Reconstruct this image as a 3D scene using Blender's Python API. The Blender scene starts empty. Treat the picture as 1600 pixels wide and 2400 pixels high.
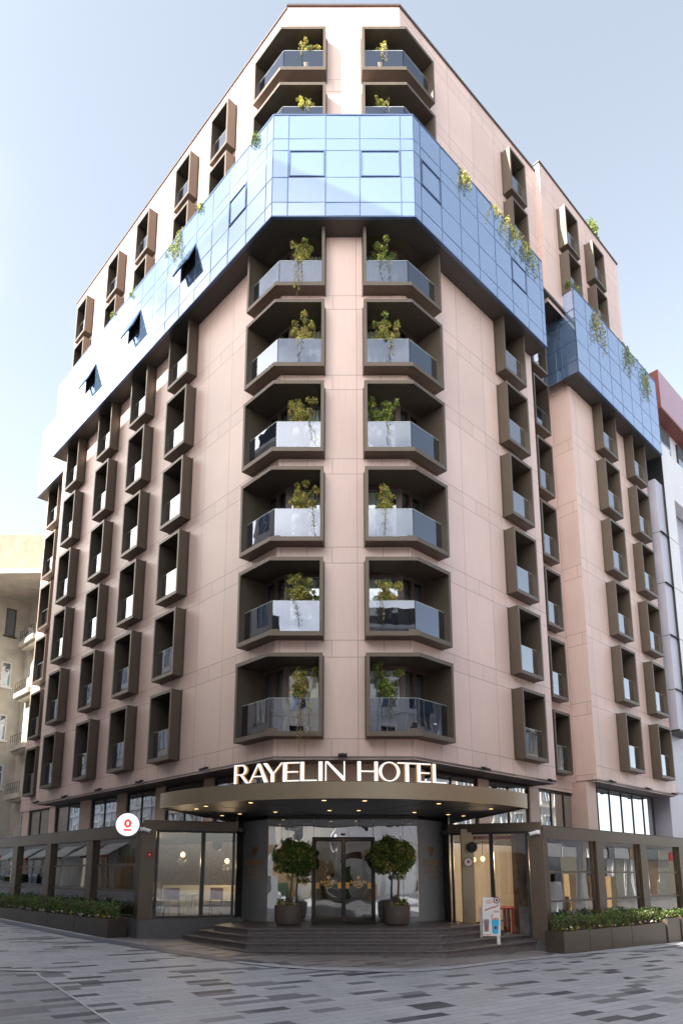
import bpy, math, random
from math import sin, cos, radians, pi, sqrt, atan2, hypot
random.seed(7)
scene = bpy.context.scene
COL = scene.collection

# ------------------------------------------------------------------ frame of the place (metres, z up)
D = 19.7
AL = hypot(1570, 1648)
uL = (-1570/AL, 1648/AL); uR = (uL[1], -uL[0])
nL = (-uR[0], -uR[1]); nR = (-uL[0], -uL[1]); nF = (0.0, -1.0); uF = (1.0, 0.0)
BL = (-1.98, D); BR = (2.12, D)
FH = 3.01
def add(p, u, a): return (p[0]+u[0]*a, p[1]+u[1]*a)
def PL(t, d=0.0): return add(add(BL, uL, t), nL, d)
def PR(t, d=0.0): return add(add(BR, uR, t), nR, d)
def mit(a, b):
    k = 1 + a[0]*b[0]+a[1]*b[1]
    return ((a[0]+b[0])/k, (a[1]+b[1])/k)
mL = mit(nF, nL); mR = mit(nF, nR)
def CL(d): return add(BL, mL, d)
def CR(d): return add(BR, mR, d)
def gz(x, y=0): return .02-.028*max(-60, min(60, x))
E_ = 1.62
CT, ST = cos(radians(11.0713)), sin(radians(11.0713))

# ------------------------------------------------------------------ materials
class NT:
    def __init__(s, name):
        s.m = bpy.data.materials.new(name); s.m.use_nodes = True
        s.t = s.m.node_tree; s.t.nodes.clear()
        s.out = s.n('ShaderNodeOutputMaterial')
    def n(s, ty, **kw):
        nd = s.t.nodes.new(ty)
        for k, v in kw.items():
            if k.startswith('i_'):
                key = k[2:]
                key = int(key) if key.isdigit() else key.replace('_', ' ')
                nd.inputs[key].default_value = v
            else: setattr(nd, k, v)
        return nd
    def l(s, a, b): s.t.links.new(a, b)
    def math(s, op, a, b=None, c=None):
        nd = s.n('ShaderNodeMath', operation=op)
        for i, v in enumerate((a, b, c)):
            if v is None: continue
            if isinstance(v, (int, float)): nd.inputs[i].default_value = v
            else: s.l(v, nd.inputs[i])
        return nd.outputs[0]
    def mixc(s, f, a, b):
        nd = s.n('ShaderNodeMix', data_type='RGBA')
        for i, v in ((0, f), (6, a), (7, b)):
            if isinstance(v, (int, float)): nd.inputs[i].default_value = v
            elif isinstance(v, tuple): nd.inputs[i].default_value = (*v[:3], 1)
            else: s.l(v, nd.inputs[i])
        return nd.outputs[2]
    def fin(s, sh):
        s.l(sh, s.out.inputs[0]); return s.m

def pbr(name, col, rough=.5, metal=0.0, var=.12, nscale=3.0, bump=.0, bscale=60, spec=.5, stretch=None):
    n = NT(name)
    tc = n.n('ShaderNodeTexCoord')
    src = tc.outputs['Object']
    if stretch:
        mp = n.n('ShaderNodeMapping'); mp.inputs['Scale'].default_value = stretch
        n.l(src, mp.inputs[0]); src = mp.outputs[0]
    no = n.n('ShaderNodeTexNoise', i_Scale=nscale, i_Detail=5.0, i_Roughness=.6); n.l(src, no.inputs['Vector'])
    b = n.n('ShaderNodeBsdfPrincipled', i_Roughness=rough, i_Metallic=metal)
    b.inputs['Specular IOR Level'].default_value = spec
    lo = tuple(c*(1-var) for c in col); hi = tuple(min(1, c*(1+var)) for c in col)
    f = n.math('MULTIPLY_ADD', no.outputs[0], 2.2, -.6); 
    cl = n.n('ShaderNodeClamp'); n.l(f, cl.inputs[0])
    n.l(n.mixc(cl.outputs[0], lo, hi), b.inputs['Base Color'])
    r = n.math('MULTIPLY_ADD', no.outputs[0], .16, rough-.08); n.l(r, b.inputs['Roughness'])
    if bump:
        n2 = n.n('ShaderNodeTexNoise', i_Scale=float(bscale), i_Detail=3.0); n.l(src, n2.inputs['Vector'])
        bp = n.n('ShaderNodeBump', i_Strength=bump, i_Distance=.02); n.l(n2.outputs[0], bp.inputs['Height'])
        n.l(bp.outputs[0], b.inputs['Normal'])
    return n.fin(b.outputs[0])

def glass(name, tint=(.5, .55, .55), base=.12, rough=.01, wave=.03, wscale=.55, gcol=(.95, .97, 1), fres=1.0, diff=None, dfac=0.0):
    """glazing: fresnel mirror over a tinted see-through sheet, with slight waviness"""
    n = NT(name)
    tc = n.n('ShaderNodeTexCoord')
    ge = n.n('ShaderNodeNewGeometry')
    no = n.n('ShaderNodeTexNoise', i_Scale=wscale, i_Detail=1.5, i_Distortion=.4); n.l(ge.outputs['Position'], no.inputs['Vector'])
    bp = n.n('ShaderNodeBump', i_Strength=1.0, i_Distance=wave); n.l(no.outputs[0], bp.inputs['Height'])
    gl = n.n('ShaderNodeBsdfGlossy', i_Roughness=rough); gl.inputs[0].default_value = (*gcol, 1)
    n.l(bp.outputs[0], gl.inputs['Normal'])
    tr = n.n('ShaderNodeBsdfTransparent'); tr.inputs[0].default_value = (*tint, 1)
    under = tr.outputs[0]
    if diff:
        df = n.n('ShaderNodeBsdfDiffuse'); df.inputs[0].default_value = (*diff, 1)
        mx = n.n('ShaderNodeMixShader'); mx.inputs[0].default_value = dfac
        n.l(under, mx.inputs[1]); n.l(df.outputs[0], mx.inputs[2]); under = mx.outputs[0]
    fr = n.n('ShaderNodeLayerWeight', i_Blend=.25)
    f = n.math('MULTIPLY_ADD', fr.outputs['Fresnel'], fres, base)
    cl = n.n('ShaderNodeClamp'); n.l(f, cl.inputs[0])
    m = n.n('ShaderNodeMixShader'); n.l(cl.outputs[0], m.inputs[0]); n.l(under, m.inputs[1]); n.l(gl.outputs[0], m.inputs[2])
    return n.fin(m.outputs[0])

def emis(name, col, st):
    n = NT(name); e = n.n('ShaderNodeEmission', i_Strength=st); e.inputs[0].default_value = (*col, 1)
    return n.fin(e.outputs[0])

def cladding(name, col, joint=True):
    n = NT(name)
    uv = n.n('ShaderNodeUVMap'); uv.uv_map = 'UVMap'
    sp = n.n('ShaderNodeSeparateXYZ'); n.l(uv.outputs[0], sp.inputs[0])
    u, v = sp.outputs[0], sp.outputs[1]
    z = n.math('SUBTRACT', v, 5.52)
    zf = n.math('DIVIDE', z, FH); zi = n.math('FLOOR', zf); zr = n.math('MULTIPLY', n.math('SUBTRACT', zf, zi), FH)
    def line(val, at, w):
        return n.math('LESS_THAN', n.math('ABSOLUTE', n.math('SUBTRACT', val, at)), w)
    W = .013
    upper = n.math('GREATER_THAN', zr, 2.48)
    hl = n.math('MAXIMUM', n.math('MAXIMUM', line(zr, 0.0, W), line(zr, FH, W)), line(zr, 2.48, W))
    # tall panels 1.56 m wide, narrow floor strip split in halves
    pw = n.math('MULTIPLY_ADD', upper, -.78, 1.56)
    us = n.math('ADD', u, 100*1.56+.26)
    uf = n.math('DIVIDE', us, pw); ui = n.math('FLOOR', uf); ur = n.math('MULTIPLY', n.math('SUBTRACT', uf, ui), pw)
    vl = n.math('MAXIMUM', n.math('LESS_THAN', ur, W*.8), n.math('GREATER_THAN', n.math('SUBTRACT', ur, pw), -W*.8))
    mask = n.math('MAXIMUM', hl, vl)
    cb = n.n('ShaderNodeCombineXYZ'); n.l(ui, cb.inputs[0]); n.l(n.math('ADD', n.math('MULTIPLY', zi, 2.0), upper), cb.inputs[1])
    wn = n.n('ShaderNodeTexWhiteNoise', noise_dimensions='3D'); n.l(cb.outputs[0], wn.inputs[0])
    # fine vertical brushed streaks
    mp = n.n('ShaderNodeMapping'); mp.inputs['Scale'].default_value = (14, .8, 1); n.l(uv.outputs[0], mp.inputs[0])
    st = n.n('ShaderNodeTexNoise', i_Scale=1.0, i_Detail=4.0); n.l(mp.outputs[0], st.inputs['Vector'])
    big = n.n('ShaderNodeTexNoise', i_Scale=.35, i_Detail=3.0); n.l(uv.outputs[0], big.inputs['Vector'])
    k = n.math('ADD', n.math('MULTIPLY', wn.outputs[0], .11), n.math('MULTIPLY', st.outputs[0], .16))
    k = n.math('ADD', k, n.math('MULTIPLY', big.outputs[0], .28)); k = n.math('ADD', k, .73)
    hs = n.n('ShaderNodeVectorMath', operation='SCALE'); hs.inputs[0].default_value = col; n.l(k, hs.inputs['Scale'])
    c = n.mixc(mask, hs.outputs[0], tuple(x*.56 for x in col)) if joint else hs.outputs[0]
    b = n.n('ShaderNodeBsdfPrincipled', i_Roughness=.5)
    n.l(c, b.inputs['Base Color'])
    n.l(n.math('MULTIPLY_ADD', st.outputs[0], .2, .34), b.inputs['Roughness'])
    hgt = n.math('SUBTRACT', n.math('MULTIPLY', st.outputs[0], .05), mask)
    bp = n.n('ShaderNodeBump', i_Strength=.25, i_Distance=.01); n.l(hgt, bp.inputs['Height']); n.l(bp.outputs[0], b.inputs['Normal'])
    return n.fin(b.outputs[0])

def paving(name, light, dark, rowh=.2, length=.85, pdark=.2, ang=0.0, blotch=.3):
    n = NT(name)
    ge = n.n('ShaderNodeNewGeometry')
    mp = n.n('ShaderNodeMapping', vector_type='POINT'); mp.inputs['Rotation'].default_value = (0, 0, ang)
    n.l(ge.outputs['Position'], mp.inputs[0])
    sp = n.n('ShaderNodeSeparateXYZ'); n.l(mp.outputs[0], sp.inputs[0])
    x, y = sp.outputs[0], sp.outputs[1]
    yf = n.math('DIVIDE', y, rowh); yi = n.math('FLOOR', yf); yr = n.math('SUBTRACT', yf, yi)
    wr = n.n('ShaderNodeTexWhiteNoise', noise_dimensions='1D'); n.l(yi, wr.inputs['W'])
    lw = n.math('MULTIPLY_ADD', wr.outputs[0], .35, length)
    xf = n.math('DIVIDE', n.math('MULTIPLY_ADD', wr.outputs[0], 7.3, x), lw); xi = n.math('FLOOR', xf); xr = n.math('SUBTRACT', xf, xi)
    cb = n.n('ShaderNodeCombineXYZ'); n.l(xi, cb.inputs[0]); n.l(yi, cb.inputs[1])
    wn = n.n('ShaderNodeTexWhiteNoise', noise_dimensions='3D'); n.l(cb.outputs[0], wn.inputs[0])
    big = n.n('ShaderNodeTexNoise', i_Scale=.28, i_Detail=3.0); n.l(ge.outputs['Position'], big.inputs['Vector'])
    thr = n.math('MULTIPLY_ADD', big.outputs[0], .22, pdark-.11)
    isd = n.math('LESS_THAN', wn.outputs[0], thr)
    sep = n.n('ShaderNodeSeparateColor'); n.l(wn.outputs[1], sep.inputs[0])
    shade = n.math('MULTIPLY_ADD', sep.outputs[1], .14, .92)
    mix = n.mixc(n.math('MULTIPLY', isd, n.math('MULTIPLY_ADD', sep.outputs[2], .5, .5)), light, dark)
    gr = n.n('ShaderNodeTexNoise', i_Scale=90.0, i_Detail=3.0); n.l(ge.outputs['Position'], gr.inputs['Vector'])
    sm = n.n('ShaderNodeTexNoise', i_Scale=1.3, i_Detail=5.0); n.l(ge.outputs['Position'], sm.inputs['Vector'])
    k = n.math('MULTIPLY', shade, n.math('MULTIPLY_ADD', gr.outputs[0], .5, .75))
    k = n.math('MULTIPLY', k, n.math('MULTIPLY_ADD', sm.outputs[0], blotch, 1-blotch/2))
    j = n.math('MAXIMUM', n.math('LESS_THAN', yr, .045), n.math('LESS_THAN', xr, .012))
    hs = n.n('ShaderNodeVectorMath', operation='SCALE'); n.l(mix, hs.inputs[0]); n.l(k, hs.inputs['Scale'])
    c = n.mixc(n.math('MULTIPLY', j, .7), hs.outputs[0], (.06, .06, .065))
    b = n.n('ShaderNodeBsdfPrincipled', i_Roughness=.5)
    n.l(c, b.inputs['Base Color'])
    n.l(n.math('MULTIPLY_ADD', sm.outputs[0], .3, .36), b.inputs['Roughness'])
    h = n.math('SUBTRACT', n.math('MULTIPLY', gr.outputs[0], .2), j)
    bp = n.n('ShaderNodeBump', i_Strength=.4, i_Distance=.006); n.l(h, bp.inputs['Height']); n.l(bp.outputs[0], b.inputs['Normal'])
    return n.fin(b.outputs[0])

def leafmat(name, col, tr=.35):
    n = NT(name)
    ge = n.n('ShaderNodeNewGeometry')
    hsv = n.n('ShaderNodeHueSaturation'); hsv.inputs['Color'].default_value = (*col, 1)
    n.l(n.math('MULTIPLY_ADD', ge.outputs['Random Per Island'], .9, .55), hsv.inputs['Value'])
    n.l(n.math('MULTIPLY_ADD', ge.outputs['Random Per Island'], .05, .475), hsv.inputs['Hue'])
    b = n.n('ShaderNodeBsdfPrincipled', i_Roughness=.45); n.l(hsv.outputs[0], b.inputs['Base Color'])
    t = n.n('ShaderNodeBsdfTranslucent'); n.l(hsv.outputs[0], t.inputs[0])
    m = n.n('ShaderNodeMixShader'); m.inputs[0].default_value = tr
    n.l(b.outputs[0], m.inputs[1]); n.l(t.outputs[0], m.inputs[2])
    return n.fin(m.outputs[0])

M = {}
M['clad'] = cladding('pink_cladding', (.62, .462, .412))
M['cladplain'] = pbr('pink_cladding_plain', (.55, .40, .33), .45, 0, .08, 2.0)
M['bronze'] = pbr('bronze_metal', (.112, .088, .068), .48, .5, .10, 1.5, stretch=(6, 6, .6))
M['bronzed'] = pbr('dark_bronze', (.045, .038, .032), .42, .3, .10, 1.5)
M['bronzet'] = pbr('terrace_bronze', (.085, .064, .048), .36, .5, .12, 1.5, stretch=(6, 6, .6))
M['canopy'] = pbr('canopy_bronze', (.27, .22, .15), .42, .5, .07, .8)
M['soffit'] = pbr('grey_soffit', (.15, .13, .125), .6, 0, .08)
M['soffitd'] = pbr('dark_soffit', (.055, .047, .04), .5, .2, .08)
M['black'] = pbr('black_metal', (.018, .018, .018), .4, .2, .1)
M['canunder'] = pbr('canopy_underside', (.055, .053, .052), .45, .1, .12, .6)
M['brown'] = pbr('brown_window_frame', (.075, .05, .04), .45, .1, .1)
M['curtain'] = pbr('green_grey_curtain', (.80, .92, .80), .8, 0, .35, 1.0, stretch=(9, 9, .3))
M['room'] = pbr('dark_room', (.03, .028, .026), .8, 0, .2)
M['band'] = glass('sky_band_glass', (.05, .07, .09), .52, .02, .004, .5, (.66, .73, .89), .22, (.16, .26, .42), .8)
M['bandline'] = pbr('band_joint', (.07, .11, .21), .4, .3, .05)
M['guard'] = glass('balustrade_glass', (.50, .50, .50), .24, .005, .0035, .8, (.88, .91, .98), .9)
M['guardedge'] = pbr('glass_edge', (.45, .50, .48), .2, 0, .05)
M['guardc'] = glass('corner_balustrade_glass', (.50, .49, .47), .16, .005, .004, .9, (.66, .72, .86), .9)
M['sideg'] = glass('side_glass_grey_reflect', (.2, .2, .2), .24, .003, .005, .8, (.92, .95, 1), .8, (.62, .65, .68), .9)  # pale grey diffuse painted in place of the buildings' reflection
M['win'] = glass('room_window_glass', (.97, .99, .97), .14, .005, .003, .7, (.9, .95, 1), .8)
M['mezz'] = glass('mezzanine_glass', (.12, .12, .12), .50, .005, .006, .6, (.92, .95, 1), .6)
M['shop'] = glass('shop_glass', (.8, .8, .79), .20, .003, .0025, .8, (.95, .97, 1), .9)
M['shopr'] = glass('return_glass', (.85, .85, .84), .05, .003, .003, .8, (.95, .97, 1), .6)
M['shopd'] = glass('entrance_glass', (.22, .23, .24), .36, .003, .008, 1.0, (.92, .95, 1), .7, (.28, .29, .30), .6)
M['doorg'] = glass('door_glass', (.40, .38, .36), .08, .003, .01, 1.0, (.95, .97, 1), .8)
M['step'] = pbr('step_granite', (.15, .13, .132), .45, 0, .18, 8, .2, 120)
M['plinth'] = pbr('plinth_stone', (.10, .095, .10), .5, 0, .15, 5, .1, 100)
M['pave'] = paving('plaza_paving', (.35, .35, .375), (.055, .055, .068), .18, .42, .2, -radians(39))
M['paved'] = paving('dark_paving', (.23, .23, .25), (.07, .07, .085), .2, .55, .33, -radians(39))
M['pavew'] = paving('apron_paving', (.27, .245, .235), (.12, .10, .10), .14, .5, .2, -atan2(uR[1], uR[0]))
M['kerbw'] = pbr('pale_kerb', (.40, .40, .42), .5, 0, .2, 3, .1, 80)
M['kerbd'] = pbr('slate_strip', (.10, .105, .135), .5, 0, .2, 6, .1, 80)
M['floor'] = pbr('interior_floor', (.20, .185, .16), .3, 0, .15)
M['wood'] = pbr('pale_wood', (.42, .27, .13), .5, 0, .25, 4, stretch=(1, 12, 1))
M['white'] = pbr('white_paint', (.75, .75, .74), .45, 0, .04)
M['cream'] = pbr('cream_counter', (.48, .46, .36), .5, 0, .1)
M['red'] = pbr('red_paint', (.55, .02, .015), .35, 0, .08)
M['maroon'] = pbr('maroon_seat', (.16, .02, .02), .5, 0, .1)
M['gold'] = pbr('gold_print', (.95, .55, .17), .38, .75, .1)
M['pot'] = pbr('taupe_pot', (.12, .10, .085), .5, .1, .12, 6)
M['trunk'] = pbr('bark', (.20, .13, .08), .8, 0, .3, 12, .4, 60)
M['soil'] = pbr('soil', (.03, .02, .015), .9, 0, .3, 20)
M['leafd'] = leafmat('leaf_dark', (.14, .23, .05))
M['leafm'] = leafmat('leaf_mid', (.16, .24, .05))
M['leafy'] = leafmat('leaf_yellow', (.55, .50, .13))
M['leafg'] = leafmat('leaf_gold', (.60, .46, .20))
M['leafh'] = leafmat('leaf_hedge', (.05, .10, .035))
M['leafb'] = leafmat('leaf_dry', (.25, .11, .06))
M['yellow'] = pbr('yellow_petal', (.75, .45, .02), .6, 0, .2)
M['petal'] = pbr('white_petal', (.75, .70, .72), .6, 0, .1)
M['violet'] = pbr('violet_petal', (.10, .04, .20), .6, 0, .2)
M['signw'] = emis('sign_letter_face', (1, .97, .94), .22)
M['signh'] = emis('sign_letter_halo', (1, .5, .15), .085)
M['lamp'] = emis('warm_lamp', (1, .66, .28), .8)
M['lampdim'] = emis('warm_lamp_dim', (1, .55, .2), 1.5)
M['boxw'] = emis('lightbox_white', (.9, .93, 1), .21)
M['boxr'] = emis('lightbox_red', (1, .04, .015), .17)
M['stucco'] = pbr('cream_stucco', (.56, .52, .45), .8, 0, .22, 1.2, .2, 30)
M['parapet'] = pbr('weathered_parapet', (.27, .245, .22), .8, 0, .3, 1.5, .2, 30)
M['stuccop'] = pbr('peach_stucco', (.33, .235, .17), .8, 0, .25, 1.6, .2, 30)
M['pwin'] = glass('old_window_glass', (.2, .22, .24), .25, .02, .01, .8, (.8, .85, .95), .7, (.22, .30, .34), .5)
M['lilac'] = pbr('lilac_panel', (.40, .39, .46), .42, .1, .05, .5)
M['lilacw'] = pbr('white_panel', (.62, .61, .63), .45, .0, .05, .5)
M['rose'] = pbr('rose_panel', (.36, .23, .29), .45, 0, .1, .8)
M['rust'] = pbr('rust_red_soffit', (.16, .04, .03), .5, 0, .1)
M['stone1'] = pbr('far_stone', (.72, .67, .59), .8, 0, .12, .5)  # far facade stone made paler to bounce light onto the hotel
M['stone2'] = pbr('far_stone_pale', (.78, .75, .70), .8, 0, .12, .5)
M['stone3'] = pbr('far_stone_grey', (.55, .55, .57), .8, 0, .12, .5)
M['slate'] = pbr('slate_roof', (.05, .05, .055), .6, 0, .2, 4)
M['farwin'] = glass('far_window_glass', (.05, .06, .07), .25, .02, .01, .8, (.8, .85, .95), .6)
M['shopglow'] = emis('added_shop_glow', (1, .86, .66), .12)  # glowing shopfronts added opposite to brighten reflections in the terrace panes
M['blue'] = pbr('blue_print', (.03, .42, .72), .5, 0, .2, 10)
M['greyp'] = pbr('grey_print', (.20, .17, .20), .5, 0, .3, 10)
M['brick'] = pbr('dark_brick', (.22, .15, .11), .8, 0, .3, 8, .4, 20)

# ------------------------------------------------------------------ mesh builder
class MB:
    def __init__(s, mats):
        s.v = []; s.f = []; s.mi = []; s.uv = []; s.mats = mats if isinstance(mats, (list, tuple)) else [mats]
        s.hasuv = False
    def face(s, pts, mi=0, uv=None):
        i = len(s.v); s.v += [tuple(p) for p in pts]; s.f.append(tuple(range(i, i+len(pts)))); s.mi.append(mi)
        s.uv.append(uv); s.hasuv |= uv is not None
    def prism(s, poly, z0, z1, mi=0):
        """poly: list of (x,y); z0/z1 numbers or functions of (x,y)"""
        a = sum(poly[i][0]*poly[(i+1) % len(poly)][1]-poly[(i+1) % len(poly)][0]*poly[i][1] for i in range(len(poly)))
        if a < 0: poly = poly[::-1]
        fz = lambda z, p: z(*p) if callable(z) else z
        b = [(p[0], p[1], fz(z0, p)) for p in poly]; t = [(p[0], p[1], fz(z1, p)) for p in poly]
        n = len(poly)
        i = len(s.v); s.v += b+t
        s.f.append(tuple(range(i+n-1, i-1, -1))); s.f.append(tuple(range(i+n, i+2*n)))
        for k in range(n): s.f.append((i+k, i+(k+1) % n, i+n+(k+1) % n, i+n+k))
        s.mi += [mi]*(n+2); s.uv += [None]*(n+2)
    def box(s, x0, x1, y0, y1, z0, z1, mi=0):
        s.prism([(x0, y0), (x1, y0), (x1, y1), (x0, y1)], z0, z1, mi)
    def bar(s, p, u, n, a0, a1, d0, d1, z0, z1, mi=0):
        """box in a wall frame: along u a0..a1, outward n d0..d1"""
        q = lambda a, d: (p[0]+u[0]*a+n[0]*d, p[1]+u[1]*a+n[1]*d)
        s.prism([q(a0, d0), q(a1, d0), q(a1, d1), q(a0, d1)], z0, z1, mi)
    def tube(s, path, rad, seg=6, mi=0, cap=True):
        rad = rad if isinstance(rad, (list, tuple)) else [rad]*len(path)
        i0 = len(s.v)
        for k, p in enumerate(path):
            a = path[max(0, k-1)]; b = path[min(len(path)-1, k+1)]
            d = [b[j]-a[j] for j in range(3)]; L = sqrt(sum(c*c for c in d)) or 1; d = [c/L for c in d]
            r = (0, 0, 1) if abs(d[2]) < .9 else (1, 0, 0)
            e1 = (d[1]*r[2]-d[2]*r[1], d[2]*r[0]-d[0]*r[2], d[0]*r[1]-d[1]*r[0]); L = sqrt(sum(c*c for c in e1)); e1 = [c/L for c in e1]
            e2 = (d[1]*e1[2]-d[2]*e1[1], d[2]*e1[0]-d[0]*e1[2], d[0]*e1[1]-d[1]*e1[0])
            for j in range(seg):
                an = 2*pi*j/seg
                s.v.append(tuple(p[c]+rad[k]*(cos(an)*e1[c]+sin(an)*e2[c]) for c in range(3)))
        for k in range(len(path)-1):
            for j in range(seg):
                a = i0+k*seg+j; b = i0+k*seg+(j+1) % seg
                s.f.append((a, b, b+seg, a+seg)); s.mi.append(mi); s.uv.append(None)
        if cap:
            s.f.append(tuple(range(i0, i0+seg))); s.f.append(tuple(range(i0+len(path)*seg-1, i0+(len(path)-1)*seg-1, -1)))
            s.mi += [mi]*2; s.uv += [None]*2
    def lathe(s, prof, cx, cy, seg=28, mi=0):
        i0 = len(s.v)
        for r, z in prof:
            for j in range(seg):
                an = 2*pi*j/seg; s.v.append((cx+r*cos(an), cy+r*sin(an), z))
        for k in range(len(prof)-1):
            for j in range(seg):
                a = i0+k*seg+j; b = i0+k*seg+(j+1) % seg
                s.f.append((a, b, b+seg, a+seg)); s.mi.append(mi); s.uv.append(None)
    def build(s, name, parent=None, smooth=False, origin=None):
        me = bpy.data.meshes.new(name)
        o = bpy.data.objects.new(name, me); COL.objects.link(o)
        off = origin if origin is not None else (0, 0, 0)
        me.from_pydata([(v[0]-off[0], v[1]-off[1], v[2]-off[2]) for v in s.v], [], s.f)
        for m in s.mats: me.materials.append(m)
        me.polygons.foreach_set('material_index', s.mi)
        if s.hasuv:
            ul = me.uv_layers.new(name='UVMap')
            for p, uv in zip(me.polygons, s.uv):
                if uv:
                    for li, c in zip(p.loop_indices, uv): ul.data[li].uv = c
        if smooth:
            me.polygons.foreach_set('use_smooth', [True]*len(me.polygons))
            try: me.set_sharp_from_angle(angle=radians(35))
            except Exception: pass
        me.update()
        o.location = off
        if parent is not None:
            o.parent = parent
            wl = wloc(parent); o.location = (off[0]-wl[0], off[1]-wl[1], off[2]-wl[2])
        return o
def wloc(o):
    x, y, z = o.location
    while o.parent is not None:
        o = o.parent; x += o.location[0]; y += o.location[1]; z += o.location[2]
    return (x, y, z)
def thing(name, label, cat, loc=(0, 0, 0), group=None, kind=None):
    o = bpy.data.objects.new(name, None); COL.objects.link(o); o.location = loc
    o.empty_display_size = .2
    return tag(o, label, cat, group, kind)
def tag(o, label=None, cat=None, group=None, kind=None):
    if label: o['label'] = label
    if cat: o['category'] = cat
    if group: o['group'] = group
    if kind: o['kind'] = kind
    return o
def put(name, mb, parent=None, smooth=False):
    """mesh whose origin is its own bottom centre"""
    xs = [v[0] for v in mb.v]; ys = [v[1] for v in mb.v]; zs = [v[2] for v in mb.v]
    return mb.build(name, parent, smooth, ((min(xs)+max(xs))/2, (min(ys)+max(ys))/2, min(zs)))
def dup(o, parent, dz=0.0, loc=None):
    c = o.copy(); COL.objects.link(c); c.parent = parent
    if loc is not None: c.location = loc
    else: c.location = (o.location[0], o.location[1], o.location[2]+dz)
    for ch in [x for x in bpy.data.objects if x.parent is o]:
        d = ch.copy(); COL.objects.link(d); d.parent = c
    return c

# text and marks as meshes, laid on a plane (origin, right dir u (2d), up z, outward n)
def textmesh(txt, size, depth=.004, spacing=1.0):
    cu = bpy.data.curves.new('lettering', 'FONT'); cu.body = txt; cu.size = size; cu.extrude = depth
    cu.align_x = 'CENTER'; cu.space_character = spacing; cu.resolution_u = 3
    o = bpy.data.objects.new('lettering', cu); COL.objects.link(o)
    dg = bpy.context.evaluated_depsgraph_get(); dg.update()
    me = bpy.data.meshes.new_from_object(o.evaluated_get(dg))
    vs = [tuple(v.co) for v in me.vertices]; fs = [tuple(p.vertices) for p in me.polygons]
    bpy.data.objects.remove(o); bpy.data.curves.remove(cu); bpy.data.meshes.remove(me)
    return vs, fs
def addtext(mb, txt, size, P, u, n, z, depth=.004, mi=0, sx=1.0, spacing=1.0):
    vs, fs = textmesh(txt, size, depth, spacing)
    i = len(mb.v)
    for x, y, w in vs:
        mb.v.append((P[0]+u[0]*x*sx+n[0]*w, P[1]+u[1]*x*sx+n[1]*w, z+y))
    for f in fs: mb.f.append(tuple(i+k for k in f)); mb.mi.append(mi); mb.uv.append(None)
def stroke(mb, P, u, n, pts, w, mi=0, d=.005):
    """polyline of flat bars on a plane; pts (a,z)"""
    for (a0, z0), (a1, z1) in zip(pts[:-1], pts[1:]):
        L = hypot(a1-a0, z1-z0)
        if L < 1e-6: continue
        ca, cz = -(z1-z0)/L*w/2, (a1-a0)/L*w/2
        q = [(a0+ca, z0+cz), (a0-ca, z0-cz), (a1-ca, z1-cz), (a1+ca, z1+cz)]
        F = [(P[0]+u[0]*a+n[0]*d, P[1]+u[1]*a+n[1]*d, z) for a, z in q]
        B = [(P[0]+u[0]*a, P[1]+u[1]*a, z) for a, z in q]
        i = len(mb.v); mb.v += F+B
        for f in ((0, 1, 2, 3), (7, 6, 5, 4), (0, 4, 5, 1), (1, 5, 6, 2), (2, 6, 7, 3), (3, 7, 4, 0)):
            mb.f.append(tuple(i+k for k in f)); mb.mi.append(mi); mb.uv.append(None)
def disc(mb, P, u, n, a, z, r, d0, d1, seg=32, mi=0, r0=0.0):
    q = lambda an, rr, d: (P[0]+u[0]*(a+rr*cos(an))+n[0]*d, P[1]+u[1]*(a+rr*cos(an))+n[1]*d, z+rr*sin(an))
    for k in range(seg):
        a0, a1 = 2*pi*k/seg, 2*pi*(k+1)/seg
        if r0 == 0:
            mb.face([q(a0, 0, d1), q(a0, r, d1), q(a1, r, d1)], mi); mb.face([q(a0, 0, d0), q(a1, r, d0), q(a0, r, d0)], mi)
        else:
            mb.face([q(a0, r0, d1), q(a0, r, d1), q(a1, r, d1), q(a1, r0, d1)], mi)
            mb.face([q(a0, r0, d0), q(a1, r0, d0), q(a1, r, d0), q(a0, r, d0)], mi)
            mb.face([q(a0, r0, d0), q(a0, r0, d1), q(a1, r0, d1), q(a1, r0, d0)], mi)
        mb.face([q(a0, r, d0), q(a1, r, d0), q(a1, r, d1), q(a0, r, d1)], mi)

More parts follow.
